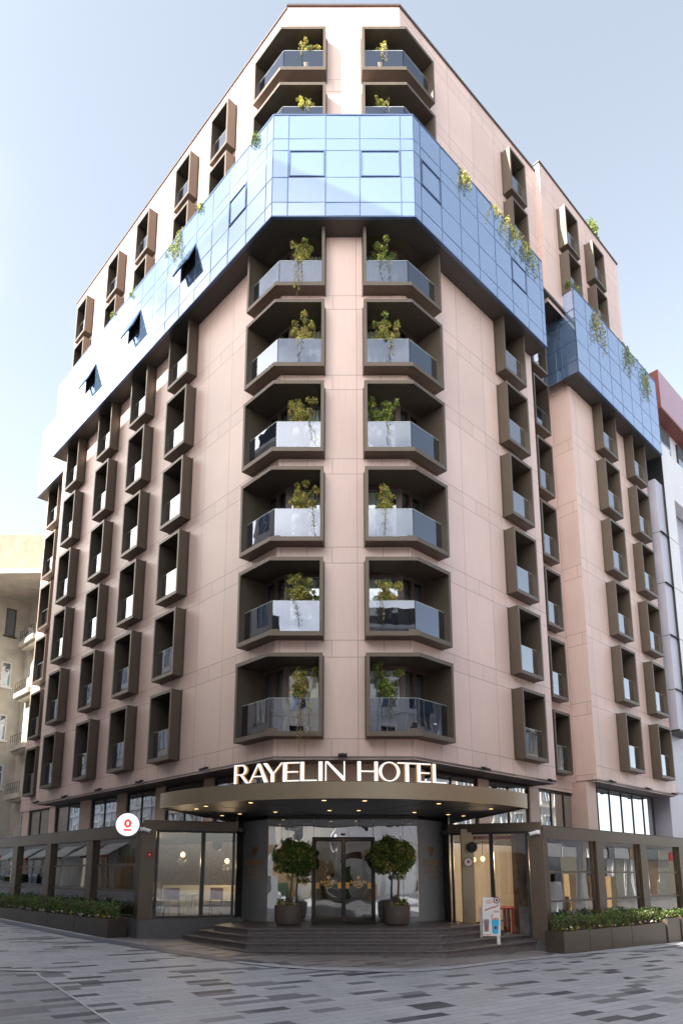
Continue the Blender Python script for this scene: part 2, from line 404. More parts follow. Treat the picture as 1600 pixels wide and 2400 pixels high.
# ------------------------------------------------------------------ foliage
def leaf(mb, c, s, mi, up=.4, rng=random):
    th = rng.uniform(0, 2*pi); ph = rng.uniform(-.9, 1.1)
    d = (cos(th)*cos(ph), sin(th)*cos(ph), sin(ph))
    r = (rng.gauss(0, 1), rng.gauss(0, 1), rng.gauss(0, 1)+up)
    w = (d[1]*r[2]-d[2]*r[1], d[2]*r[0]-d[0]*r[2], d[0]*r[1]-d[1]*r[0]); L = sqrt(sum(x*x for x in w)) or 1
    w = [x/L*s*.28 for x in w]
    a = [c[i]-d[i]*s*.5 for i in range(3)]; b = [c[i]+d[i]*s*.5 for i in range(3)]
    mb.face([a, [c[i]+w[i] for i in range(3)], b, [c[i]-w[i] for i in range(3)]], mi)
def clumps(mb, blobs, n, s, weights, rng):
    """leaves spread through blobs (x,y,z,rx,ry,rz), denser near the outside"""
    tot = sum(b[3]*b[4]*b[5] for b in blobs)
    for b in blobs:
        k = max(3, int(n*b[3]*b[4]*b[5]/tot))
        wt = rng.choice(range(len(weights))) if rng.random() < .35 else None
        for _ in range(k):
            th = rng.uniform(0, 2*pi); cz = rng.uniform(-1, 1); rr = rng.uniform(.35, 1.12)**.6
            q = sqrt(1-cz*cz)
            p = (b[0]+b[3]*rr*q*cos(th), b[1]+b[4]*rr*q*sin(th), b[2]+b[5]*rr*cz)
            mi = wt if (wt is not None and rng.random() < .6) else rng.choices(range(len(weights)), weights)[0]
            leaf(mb, p, s*rng.uniform(.7, 1.35), mi, rng=rng)
def vine(mb, stem_i, p0, L, rng, n=26, s=.06, lean=(0, 0), weights=(3, 2, 1), out=(0, 0)):
    path = []; x, y, z = p0
    for k in range(9):
        f = k/8
        path.append((x+lean[0]*f+rng.gauss(0, .025)+out[0]*sin(pi*min(1, f*1.6)/2), y+lean[1]*f+rng.gauss(0, .025)+out[1]*sin(pi*min(1, f*1.6)/2), z+.05*sin(f*pi)-L*f**1.15))
    mb.tube(path, .006, 4, stem_i)
    for _ in range(n):
        f = rng.random(); k = min(7, int(f*8)); q = path[k]; r = path[k+1]; g = f*8-k
        leaf(mb, tuple(q[i]+(r[i]-q[i])*g+rng.gauss(0, .045) for i in range(3)), s*rng.uniform(.7, 1.3), rng.choices(range(3), weights)[0], rng=rng)

# ================================================================== HOTEL
hotel = thing('hotel_building', 'tall pink-clad corner hotel with bronze window boxes and a blue glass band', 'building', (0.07, D, 0))
ROWS = [5.52+FH*k for k in range(9)]
BH = 2.49
UF = {7: 26.95, 8: 29.45}; UFH = 1.95
ULR = {7: 26.85, 8: 29.35}; URR = {7: 27.3, 8: 29.85}; UBR = {7: 27.5, 8: 30.0}
def bz(k): return (UF[k], UFH) if k > 6 else (ROWS[k], BH)
LBOX = [5.25, 8.55, 11.85, 15.45]; LW = [1.52, 1.45, 1.40, 1.42]
RBOX = [5.28]
ULBOX = [3.1, 5.85, 9.35, 12.35, 16.0]; UW = 1.22; UH = 2.15
URBOX = [6.49]
REC = .92; RECL = .9
BQ = 0.0; BDZ = .43

def wall(mb, P, u, tr, zr, holes, d_off=(0, 0), uoff=0.0, zuv=0.0):
    ts = sorted({tr[0], tr[1]} | {h[0] for h in holes if tr[0] < h[0] < tr[1]} | {h[1] for h in holes if tr[0] < h[1] < tr[1]})
    zs = sorted({zr[0], zr[1]} | {h[2] for h in holes if zr[0] < h[2] < zr[1]} | {h[3] for h in holes if zr[0] < h[3] < zr[1]})
    for a, b in zip(ts[:-1], ts[1:]):
        for c, e in zip(zs[:-1], zs[1:]):
            tm, zm = (a+b)/2, (c+e)/2
            if any(h[0] < tm < h[1] and h[2] < zm < h[3] for h in holes): continue
            q = lambda t, z: (P[0]+u[0]*t, P[1]+u[1]*t, z)
            mb.face([q(a, c), q(b, c), q(b, e), q(a, e)], 0, [(a+uoff, c-zuv), (b+uoff, c-zuv), (b+uoff, e-zuv), (a+uoff, e-zuv)])

bayrows = [0, 1, 2, 3, 4, 5, 7, 8]
e = .02
hL = [(-1, 1.40, bz(k)[0]+e, sum(bz(k))-e) for k in bayrows]
hF = [(-5, -.55, bz(k)[0]+e, sum(bz(k))-e) for k in bayrows] + [(.72, 9, bz(k)[0]+e, sum(bz(k))-e) for k in bayrows]
hR = [(-1, 1.40, bz(k)[0]+e, sum(bz(k))-e) for k in bayrows]
for t, w in zip(LBOX, LW): hL += [(t+e, t+w-e, ROWS[k]+e, ROWS[k]+BH-e) for k in range(6)]
for t in ULBOX: hL += [(t+e, t+UW-e, ULR[k]+.02, ULR[k]+UH-e) for k in (7, 8)]
for t in RBOX: hR += [(t+e, t+1.52-e, ROWS[k]+e, ROWS[k]+BH-e) for k in range(6)]
for t in URBOX: hR += [(t+e, t+UW-e, URR[k]+.02, URR[k]+UH-e) for k in (7, 8)]
RT = 32.95; UQ_ = .25
m = MB(M['clad']); wall(m, (0, D), uF, (BL[0], BR[0]), (4.91, RT), hF, uoff=.55+.26); put('front_wall', m, hotel)
m = MB(M['clad']); wall(m, BL, uL, (0, 18.4), (4.91, RT-.1), hL, uoff=.05)
q0, q1 = PL(18.4), PL(18.4, -RECL-.3)
m.face([(*q0, 4.91), (*q1, 4.91), (*q1, RT-.1), (*q0, RT-.1)], 0, [(0, 4.91), (1.2, 4.91), (1.2, RT), (0, RT)])
put('left_wall', m, hotel)
m = MB(M['clad']); wall(m, BR, uR, (0, 7.97), (4.91, 26.6), hR, uoff=.05); wall(m, BR, uR, (0, 9.3), (26.6, RT), hR, uoff=.05)
q0, q1 = PR(0), PR(9.3); RS = RT+.47
m.face([(*q0, RT), (*q1, RT), (*q1, RS)], 0, [(.05, RT), (9.35, RT), (9.35, RS)])
q0, q1 = PR(7.97), PR(7.97, -REC-.05)
m.face([(*q0, 4.91), (*q1, 4.91), (*q1, 26.6), (*q0, 26.6)], 0, [(0, 4.91), (1, 4.91), (1, 26.6), (0, 26.6)])
q0, q1 = PR(9.3, 0), PR(9.3, UQ_)
m.face([(*q0, 26.3), (*q1, 26.3), (*q1, 33.7), (*q0, 33.7)], 0, [(0, 26.3), (.6, 26.3), (.6, 33.3), (0, 33.3)])
put('right_wall', m, hotel)
# recess wall and far block on the right
hRec = [(9.02, 10.28, ROWS[k]+e, ROWS[k]+BH-e) for k in range(7)]
P = PR(0, -REC); m = MB(M['clad']); wall(m, P, uR, (7.9, 11.2), (4.88, 26.6), hRec, uoff=.4)
put('recess_wall', m, hotel)
RB2 = [(13.37, 1.52, 6), (16.67, 1.52, 6)]
hB = [(t+e, t+w-e, ROWS[k]+BDZ+e, ROWS[k]+BDZ+BH-e) for t, w, nn in RB2 for k in range(nn)]
P = PR(0, BQ); m = MB(M['clad']); wall(m, P, uR, (11.2, 19.15), (5.3, 26.8), hB, uoff=.55, zuv=BDZ)
q0, q1 = PR(11.2, BQ), PR(11.2, -REC)
m.face([(*q0, 5.3), (*q1, 5.3), (*q1, 26.8), (*q0, 26.8)], 0, [(.3, 5.3-.1), (1.3, 5.3-.1), (1.3, 26.8-.1), (.3, 26.8-.1)])
q0, q1 = PR(19.15, BQ), PR(19.15, -3)
m.face([(*q0, 5.3), (*q1, 5.3), (*q1, 26.8), (*q0, 26.8)], 0, [(.3, 5.3), (1.3, 5.3), (1.3, 26.8), (.3, 26.8)])
# storeys above the band on the far block
UQ = .25
URB2 = [(10.68, UW), (13.35, UW)]
hU = [(t+e, t+w-e, UBR[k]+.02, UBR[k]+UH-e) for t, w in URB2 for k in (7, 8)]
P = PR(0, UQ); wall(m, P, uR, (9.3, 17.1), (26.3, 33.7), hU, uoff=.2)
q0, q1 = PR(17.1, UQ), PR(17.1, -6)
m.face([(*q0, 26.3), (*q1, 26.3), (*q1, 33.7), (*q0, 33.7)], 0, [(.3, 26.3), (6, 26.3), (6, 33.3), (.3, 33.3)])
put('block_wall', m, hotel)
# recess on the left
LREC = [(20.2, 1.5)]
hLR = [(t+e, t+w-e, ROWS[k]+.1+e, ROWS[k]+.1+BH-e) for t, w in LREC for k in range(6)]
P = PL(0, -RECL); m = MB(M['clad']); wall(m, P, uL, (18.4, 23.0), (4.91, 27), hLR, uoff=.2)
q0, q1 = PL(23.0, -RECL), PL(23.0, -6)
m.face([(*q0, 4.9), (*q1, 4.9), (*q1, 27), (*q0, 27)], 0, [(0, 4.9), (5, 4.9), (5, 27), (0, 27)])
put('recess_wall', m, hotel)
# roof slabs and thin brown coping
m = MB([M['soffit'], M['brown']])
roof = [PL(18.37, -.03), CL(-.03), CR(-.03), PR(9.3, -.03), PR(9.3, -9), PL(18.4, -9)]
m.prism(roof, RT-.35, RT-.12, 0)
m.prism([PR(9.33, UQ-.03), PR(17.07, UQ-.03), PR(17.07, -8), PR(9.33, -8)], 33.2, 33.5, 0)
put('roof', m, hotel)
m = MB(M['brown'])
def cap(poly, z0, z1, w=.25, o=.05):
    for (P_, u_, n_, a, b) in poly: m.bar(P_, u_, n_, a, b, -w, o, z0, z1)
cap([(BL, uL, nL, 0, 18.45)], RT-.1, RT-.02); cap([((0, D), uF, nF, BL[0]-.02, BR[0]+.02)], RT, RT+.08)
a_ = (uR[0]*nR[0], 0)
sl = lambda k: (lambda x, y: RT+k+.47*max(0, ((x-BR[0])*uR[0]+(y-BR[1])*uR[1]))/9.3)
m.prism([PR(0, .05), PR(9.3, .05), PR(9.3, -.25), PR(0, -.25)], sl(-.02), sl(.08)); cap([(PR(0, UQ), uR, nR, 9.25, 17.18)], 33.7, 33.78)
m.bar(PR(9.3, 0), nR, uR, 0, UQ-.26, -.05, .2, 33.7, 33.78) if UQ > .27 else None
put('roof_coping', m, hotel)

# soffit of the overhanging storeys and mezzanine wall
m = MB(M['soffit'])
MI = .95
m.prism([PL(18.4), BL, BR, PR(7.97), PR(7.97, -MI-.3), CR(-MI-.3), CL(-MI-.3), PL(18.4, -MI-.3)], 4.93, 5.0)
m.prism([PR(11.2, BQ), PR(19.15, BQ), PR(19.15, -MI-.6), PR(11.2, -MI-.6)], 5.32, 5.4)
put('soffit', m, hotel)
# mezzanine storey: piers and strip windows
mw = MB(M['cladplain']); ZB = 2.2
Lwin = [(4.13, 1.6), (4.73, 7.42), (8.12, 10.55), (11.38, 13.88), (15.05, 17.9), (18.64, 21.4)]
Lwin[0] = (1.2, 4.13)
Rwin = [(1.2, 4.06), (4.67, 7.3)]
def strips(P, u, n, lo, hi, wins, zt, zsill=2.6):
    cur = lo
    for a, b in wins:
        if a > cur: mw.bar(P, u, n, cur, a, -.25, 0, ZB, zt)
        cur = b
        mw.bar(P, u, n, a, b, -.25, 0, ZB, zsill)
    if hi > cur: mw.bar(P, u, n, cur, hi, -.25, 0, ZB, zt)
strips(CL(-MI), uL, nL, .25, 22.3, [(a-.01, b-.01) for a, b in Lwin], 4.93)
strips(CR(-MI), uR, nR, .25, 11.05, [(a, b) for a, b in Rwin]+[(7.95, 10.92)], 4.88)
mw.bar(CL(-MI), uF, nF, -.25, CR(-MI)[0]-CL(-MI)[0]+.25, -.25, 0, ZB, 4.93)
Pm = PR(0, -.55)
mw.bar(PR(0, -.35), uR, nR, 10.93, 11.75, -.7, 0, 2.6, 5.32)
mw.bar(PR(0, -.85), uR, nR, 11.75, 20.1, -.25, 0, 2.2, 2.9)
put('mezzanine_wall', mw, hotel)
def strip_window(P, u, n, a, b, z0, z1, panes, parent=hotel):
    f = MB(M['black']); w = .05
    f.bar(P, u, n, a, b, -.16, -.06, z1-.09, z1); f.bar(P, u, n, a, b, -.16, -.06, z0, z0+.06)
    for k in range(panes+1):
        x = a+(b-a)*k/panes; ww = w if 0 < k < panes else .09
        x0 = min(max(x-ww/2, a), b-ww); f.bar(P, u, n, x0, x0+ww, -.155, -.065, z0+.06, z1-.09)
    fo = put('mezzanine_window', f, parent)
    g = MB(M['mezz']); g.bar(P, u, n, a+.05, b-.05, -.12, -.10, z0+.05, z1-.05)
    go = put('pane', g, fo)
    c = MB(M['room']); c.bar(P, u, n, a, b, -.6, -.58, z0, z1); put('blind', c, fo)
for a, b in Lwin: strip_window(CL(-MI), uL, nL, a, b, 2.6, 4.9, 2)
for a, b in Rwin: strip_window(CR(-MI), uR, nR, a, b, 2.6, 4.88, 2)
strip_window(CR(-MI), uR, nR, 7.97, 10.9, 2.6, 4.86, 3)
strip_window(PR(0, -.80), uR, nR, 11.77, 18.6, 2.9, 5.32, 6)
# inner core that closes the volume behind the walls
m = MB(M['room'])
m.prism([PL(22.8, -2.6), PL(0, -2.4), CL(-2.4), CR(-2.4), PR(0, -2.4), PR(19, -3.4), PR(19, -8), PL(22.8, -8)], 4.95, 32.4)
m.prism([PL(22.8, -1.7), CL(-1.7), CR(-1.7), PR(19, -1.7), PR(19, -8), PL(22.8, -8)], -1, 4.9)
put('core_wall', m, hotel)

# ---- bronze window boxes
def box_meshes(w, h, pin=.85, p=.42, left=True):
    s = MB(M['bronze']); a = .085; tp = .11; bt = .13
    s.box(0, a, -pin, p, 0, h); s.box(w-a, w, -pin, p, 0, h)
    s.box(a, w-a, -pin, p, 0, bt); s.box(a, w-a, -pin, p, h-tp, h)
    s.box(-.03, 0, .003, .03, -.02, h+.03); s.box(w, w+.03, .003, .03, -.02, h+.03)
    g = MB([M['guard'], M['guardedge']]); g.box(a+.004, w-a-.004, p-.2, p-.185, bt, 1.14); g.box(a+.004, w-a-.004, p-.2, p-.185, 1.14, 1.15, 1)
    b = MB([M['brown'], M['room']]); y = -pin+.08
    b.box(a, w-a, -pin, y-.06, bt, h-tp, 1)
    for x0, x1 in ((a, a+.07), (w-a-.07, w-a), (w*.5-.03, w*.5+.03)): b.box(x0, x1, y-.06, y, bt, h-tp)
    b.box(a+.07, w-a-.07, y-.055, y-.005, h-tp-.09, h-tp)
    gl = MB([M['win']]); gl.box(a+.07, w-a-.07, y-.045, y-.035, bt, h-tp-.09)
    return s, g, b, gl
class BoxProto:
    def __init__(s, w, h):
        s.w, s.h = w, h; s.me = None
    def place(s, P, u, n, t, z):
        """box whose local x runs along the wall so that local y points outward"""
        right = u[0]*n[1]-u[1]*n[0]
        if right < 0: ux = (-u[0], -u[1]); t0 = t+s.w
        else: ux = u; t0 = t
        loc = (P[0]+u[0]*t0, P[1]+u[1]*t0, z); rz = atan2(ux[1], ux[0])
        if s.me is None:
            s.me = [mb.build('tmp') for mb in box_meshes(s.w, s.h)]
            os_ = s.me
            os_[0].name = 'window_box'; os_[1].name = 'glass_guard'; os_[2].name = 'window_frame'; os_[3].name = 'window_pane'
            for o in os_[1:]: o.parent = os_[0]
        else:
            r = s.me[0].copy(); COL.objects.link(r); os_ = [r]
            for c in s.me[1:]:
                d = c.copy(); COL.objects.link(d); d.parent = r; os_.append(d)
        o = os_[0]; o.parent = hotel; wl = wloc(hotel)
        o.location = (loc[0]-wl[0], loc[1]-wl[1], loc[2]-wl[2]); o.rotation_euler = (0, 0, rz)
protos = {}
def wbox(P, u, n, t, z, w, h):
    k = (round(w, 3), round(h, 3))
    if k not in protos: protos[k] = BoxProto(w, h)
    protos[k].place(P, u, n, t, z)
for t, w in zip(LBOX, LW):
    for k in range(6): wbox(BL, uL, nL, t, ROWS[k], w, BH-(.06 if k == 5 else 0)*0)
for t in RBOX:
    for k in range(6): wbox(BR, uR, nR, t, ROWS[k], 1.52, BH)
for t in ULBOX:
    for k in (7, 8): wbox(BL, uL, nL, t, ULR[k], UW, UH)
for t in URBOX:
    for k in (7, 8): wbox(BR, uR, nR, t, URR[k], UW, UH)
for k in range(7): wbox(PR(0, -REC), uR, nR, 9.02, ROWS[k], 1.26, BH)
for t, w, nn in RB2:
    for k in range(nn): wbox(PR(0, BQ), uR, nR, t, ROWS[k]+BDZ, w, BH)
for t, w in URB2:
    for k in (7, 8): wbox(PR(0, UQ), uR, nR, t, UBR[k], w, UH)
for t, w in LREC:
    for k in range(6): wbox(PL(0, -RECL), uL, nL, t, ROWS[k]+.1, w, BH)

# ---- faceted corner balconies
def bay(side, upper=False):
    if side == 'L': X0, C, Pp, n = -.55, CL, PL, nL; s = -1
    else: X0, C, Pp, n = .72, CR, PR, nR; s = 1
    T = 1.42; z0 = UF[7] if upper else ROWS[0]; p = .42; pin = .72; BH = UFH if upper else 2.49
    def ring(mb, d0, d1, a, b, mi=0, x0=X0, t=T):
        mb.prism([(x0, D-d1), C(d1), Pp(t, d1), Pp(t, d0), C(d0), (x0, D-d0)], a, b, mi)
    f = MB(M['bronze'])
    ring(f, -pin, p, z0, z0+.14); ring(f, -pin, p, z0+BH-.12, z0+BH)
    f.box(min(X0, X0+s*.1), max(X0, X0+s*.1), D-p, D+pin, z0+.14, z0+BH-.12)
    f.prism([Pp(T-.1, p), Pp(T, p), Pp(T, -pin), Pp(T-.1, -pin)], z0+.14, z0+BH-.12)
    x = X0-s*.035
    f.box(min(x, X0), max(x, X0), D-.03, D-.003, z0-.04, z0+BH+.03)
    fo = f.build('corner_balcony', hotel, origin=(X0, D, z0))
    g = MB([M['guardc'], M['guardedge'], M['bronze']]); d = .2
    xa = X0+s*.1
    c1 = C(d); c0 = C(d-.015)
    gap = .012
    g.prism([(xa, D-d), (c1[0]-s*gap, D-d), (c1[0]-s*gap, D-d+.015), (xa, D-d+.015)], z0+.14, z0+1.17)
    q1, q2 = Pp(T-.1, d), Pp(T-.1, d-.015)
    uu = uL if side == 'L' else uR
    g.prism([add(c1, uu, gap), q1, q2, add(c0, uu, gap)], z0+.14, z0+1.17)
    g.prism([(xa, D-d), (c1[0]-s*gap, D-d), (c1[0]-s*gap, D-d+.015), (xa, D-d+.015)], z0+1.17, z0+1.183, 1)
    g.prism([add(c1, uu, gap), q1, q2, add(c0, uu, gap)], z0+1.17, z0+1.183, 1)
    g.prism([(c1[0]-s*.2, D-d-.03), C(d+.03), add(C(d+.03), uu, .2), add(C(d-.04), uu, .2), C(d-.04), (c1[0]-s*.2, D-d+.04)], z0+.14, z0+.27, 2)
    g.build('glass_guard', fo, origin=(X0, D, z0))
    w = MB(M['brown']); a, b = -pin+.05, -pin+.17
    zb, zt = z0+.14, z0+BH-.12
    wp = CL if side == 'L' else CR
    c = C(-pin+.1)
    ring(w, a-.0, b-.0, zt-.09, zt, 0, X0+s*.1, T-.1); ring(w, a, b, zb, zb+.05, 0, X0+s*.1, T-.1)
    cc = C(a); w.box(cc[0]-.09, cc[0]+.09, D-b, D-a-.0+.06, zb+.05, zt-.09)
    w.box(min(xa, xa+s*.05), max(xa, xa+s*.05), D-b, D-a, zb+.05, zt-.09)
    base = C(a)
    L = T-.1
    for t in (.42, .52+.42, L-.1):
        w.bar(base, uu, n, t, t+.10, 0, .12, zb+.05, zt-.09)
    wo = w.build('window_frame', fo, origin=(X0, D, z0))
    gl = MB(M['win']); ring(gl, a+.04, a+.05, zb+.05, zt-.09, 0, X0+s*.12, T-.12); gl.build('window_pane', fo, origin=(X0, D, z0))
    cu = MB([M['curtain'], M['room']])
    # folded curtain following the glazing
    pts = []
    def seg(p0, p1, dd, amp=.035, st=.06):
        L = hypot(p1[0]-p0[0], p1[1]-p0[1]); k = max(2, int(L/st)); u = ((p1[0]-p0[0])/L, (p1[1]-p0[1])/L); nn = (-u[1], u[0])
        return [(p0[0]+u[0]*L*i/k+nn[0]*amp*(1 if i % 2 else -1)*random.uniform(.5, 1), p0[1]+u[1]*L*i/k+nn[1]*amp*(1 if i % 2 else -1)) for i in range(k+1)]
    for p0, p1 in (((X0+s*.15, D+pin+.02), (C(-pin-.02)[0]-s*.25, D+pin+.02)), (add(C(-pin-.02), uu, .06), add(C(-pin-.02), uu, .44)), (add(C(-pin-.02), uu, .56), add(C(-pin-.02), uu, 1.1))):
        pl = seg(p0, p1, 0)
        for a_, b_ in zip(pl[:-1], pl[1:]):
            cu.face([(*a_, zb), (*b_, zb), (*b_, zt-.09), (*a_, zt-.09)], 0)
    ring(cu, -pin-.75, -pin-.7, zb-.2, zt+.2, 1, X0+s*.0, T+.0)
    cu.build('curtain', fo, origin=(X0, D, z0))
    if upper: dup(fo, hotel, UF[8]-UF[7])
    else:
        for k in (1, 2, 3, 4, 5): dup(fo, hotel, FH*k)
for sd_ in 'LR': bay(sd_); bay(sd_, True)

# ---- glass band
BP = .75; GZ0, GZ1 = 22.92, 27.0
def glassband(name, segs, z0, z1, rows, closed_ends=(), soff=None, opens=()):
    """segs: list of (P, u, n, a0, a1, [mullion positions]) on the outer plane"""
    g = MB([M['band']]); l = MB(M['bandline'])
    for P, u, n, a0, a1, ms in segs:
        xs = [a0]+[x for x in ms if a0 < x < a1]+[a1]
        zz = [z0]+rows+[z1]
        for x0, x1 in zip(xs[:-1], xs[1:]):
            for zc0, zc1 in zip(zz[:-1], zz[1:]):
                if any(o[0] is n and abs(o[1]-x0) < .15 and abs(o[2]-zc0) < .1 for o in opens): continue
                tw = random.uniform(-.0035, .0035); tv = random.uniform(-.0025, .0025)
                q = lambda x, d, z: (P[0]+u[0]*x+n[0]*d, P[1]+u[1]*x+n[1]*d, z)
                gq = [q(x0+.012, tw+tv, zc0+.012), q(x1-.012, -tw+tv, zc0+.012), q(x1-.012, -tw-tv, zc1-.012), q(x0+.012, tw-tv, zc1-.012)]
                g.face(gq)
        for x in xs: l.bar(P, u, n, max(a0, x-.017), min(a1, x+.017), -.06, .006, z0, z1)
        for z in rows: l.bar(P, u, n, a0, a1, -.05, .004, z-.016, z+.016)
        l.bar(P, u, n, a0, a1, -.12, .012, z1, z1+.06); l.bar(P, u, n, a0, a1, -.1, .008, z0-.05, z0)
    go = put(name, g, hotel)
    put('mullion_grid', l, go)
    if soff:
        s = MB([M['soffitd'], M['room']])
        s.prism(soff, z0-.045, z0-.02); put('band_soffit', s, go)
        s = MB([M['room']]); s.prism(soff, z1-.35, z1-.3); put('band_ceiling', s, go)
    return go
rows = [23.45, 24.45, 25.55, 26.03]
cL, cR = CL(BP), CR(BP)
fm = [-1.78, -.53, .61, 1.98]
opensL = [(nL, 8.8, 24.45), (nL, 12.1, 24.45), (nL, 14.3, 24.45)]
lm = [.35]+[.35+1.1*k for k in range(1, 17)]; rm = [.35]+[.35+1.1*k for k in range(1, 8)]
OPN = (4, 8, 12)
opens = [(nL, .35+1.1*k, 24.45) for k in OPN]
band1 = glassband('glass_band', [((0, cL[1]), uF, nF, cL[0], cR[0], fm), (cL, uL, nL, 0, 18.3, lm), (cR, uR, nR, 0, 8.3, rm)],
    GZ0, GZ1, rows, soff=[PL(18, BP-.02), CL(BP-.02), CR(BP-.02), PR(8.0, BP-.02), PR(8.0, -.02), CR(-.02), CL(-.02), PL(18, -.02)], opens=opens)
q = MB([M['band']])
q.prism([PR(7.98, BP-.02), PR(8.0, BP-.02), PR(8.0, 0), PR(7.98, 0)], GZ0, GZ1, 0)
put('end_pane', q, band1); q = MB([M['band']])
q.prism([PL(18.0, BP-.02), PL(18.02, BP-.02), PL(18.02, 0), PL(18.0, 0)], GZ0, GZ1, 0)
put('end_pane', q, band1)
# framed casements on the front and the right (closed), tilted sashes on the left (open)
def sash(P, u, n, a0, a1, z0, z1, w=.04):
    f = MB(M['bandline'])
    f.bar(P, u, n, a0, a1, 0, .03, z0, z0+w); f.bar(P, u, n, a0, a1, 0, .03, z1-w, z1)
    f.bar(P, u, n, a0, a0+w, 0, .03, z0+w, z1-w); f.bar(P, u, n, a1-w, a1, 0, .03, z0+w, z1-w)
    put('casement_frame', f, band1)
for a0, a1 in ((-1.75, -.56), (.64, 1.95)): sash((0, cL[1]), uF, nF, a0, a1, 24.47, 25.53)
for k in (0, 5): sash(cR, uR, nR, .35+1.1*k+.03, 1.45+1.1*k-.03, 24.47, 25.53)
for k in (1,): sash(cL, uL, nL, .35+1.1*k+.03, 1.45+1.1*k-.03, 24.47, 25.53)
for k in OPN:
    a0 = .35+1.1*k+.02; a1 = a0+1.06; zt, zb = 25.53, 24.47; out = .36
    s = MB([M['band'], M['black']])
    q_ = lambda a, d, z: (cL[0]+uL[0]*a+nL[0]*d, cL[1]+uL[1]*a+nL[1]*d, z)
    zo = zt-sqrt((zt-zb)**2-out**2)
    def slab(a0, a1, f0, f1, dd0, dd1, mi):
        def pt(a, f_, dd): return q_(a, out*f_+dd, zt+(zo-zt)*f_)
        v = [pt(a0, f0, dd0), pt(a1, f0, dd0), pt(a1, f1, dd0), pt(a0, f1, dd0), pt(a0, f0, dd1), pt(a1, f0, dd1), pt(a1, f1, dd1), pt(a0, f1, dd1)]
        i = len(s.v); s.v += v
        for fc in ((0, 1, 2, 3), (7, 6, 5, 4), (0, 4, 5, 1), (1, 5, 6, 2), (2, 6, 7, 3), (3, 7, 4, 0)):
            s.f.append(tuple(i+j for j in fc)); s.mi.append(mi); s.uv.append(None)
    slab(a0, a1, 0, 1, .0, .02, 0)
    slab(a0, a0+.05, 0, 1, -.04, -.001, 1); slab(a1-.05, a1, 0, 1, -.04, -.001, 1); slab(a0+.05, a1-.05, .95, 1, -.04, -.001, 1)
    s.bar(cL, uL, nL, a0-.02, a1+.02, -.5, -.47, zb, zt, 1)
    put('open_window', s, band1)
rows2 = [r+.47 for r in rows]
cB = PR(0, BQ+BP)
band2 = glassband('glass_band', [(cB, uR, nR, 10.7, 19.6, [10.7+1.11*k for k in range(1, 8)])], GZ0+.4, GZ1+.62, rows2,
    soff=[PR(10.72, BQ+BP-.02), PR(19.58, BQ+BP-.02), PR(19.58, -.02), PR(10.72, -.02)])
q = MB([M['band'], M['bandline']]); 
q.bar(PR(10.7, 0), nR, uR, -.9, BP-.01, 0, .02, GZ0+.4, GZ1+.62, 0)
for zz in rows2: q.bar(PR(10.7, 0), nR, uR, -.9, BP-.01, -.01, 0, zz-.02, zz+.02, 1)
for a in (-.9, .0): q.bar(PR(10.7, 0), nR, uR, a-.02, a+.02, -.011, 0, GZ0+.4, GZ1+.62, 1)
put('end_pane', q, band2); q = MB([M['band']])
q.bar(PR(19.6, 0), nR, uR, -.9, BP-.01, -.02, 0, GZ0+.4, GZ1+.62, 0)
put('end_pane', q, band2)
cB = PL(0, -RECL+BP)
band3 = glassband('glass_band', [(cB, uL, nL, 18.05, 22.6, [19.1, 20.2, 21.3])], GZ0, GZ1, rows,
    soff=[PL(18.1, -RECL+BP-.02), PL(22.6, -RECL+BP-.02), PL(22.6, -RECL), PL(18.1, -RECL)])
# small balcony slab between the bands on the right
m = MB([M['soffitd'], M['brown']]); m.prism([PR(7.97, .35), PR(10.7, .35), PR(10.7, -REC), PR(7.97, -REC)], 26.5, 26.62, 0)
put('overhang_slab', m, hotel)

# ---- floodlights under the facade edge
def flood(P, u, n, t, z):
    m = MB(M['black'])
    m.bar(P, u, n, t-.02, t+.02, 0, .14, z+.06, z+.09)
    q = lambda a, d, zz: (P[0]+u[0]*(t+a)+n[0]*d, P[1]+u[1]*(t+a)+n[1]*d, zz)
    v = [q(-.13, .06, z+.02), q(.13, .06, z+.02), q(.13, .24, z-.05), q(-.13, .24, z-.05), q(-.13, .09, z+.09), q(.13, .09, z+.09), q(.13, .27, z+.02), q(-.13, .27, z+.02)]
    i = len(m.v); m.v += v
    for fc in ((0, 1, 2, 3), (7, 6, 5, 4), (0, 4, 5, 1), (1, 5, 6, 2), (2, 6, 7, 3), (3, 7, 4, 0)):
        m.f.append(tuple(i+j for j in fc)); m.mi.append(0); m.uv.append(None)
    put('floodlight', m, hotel)
for t in (3.42, 7.74, 11.19, 14.58, 17.88): flood(BL, uL, nL, t, 4.98)
for t in (3.3, 7.38): flood(BR, uR, nR, t, 4.95)
for t in (12.23, 15.72, 18.64): flood(PR(0, BQ), uR, nR, t, 5.36)
flood((0, D), uF, nF, 0.03, 4.99)

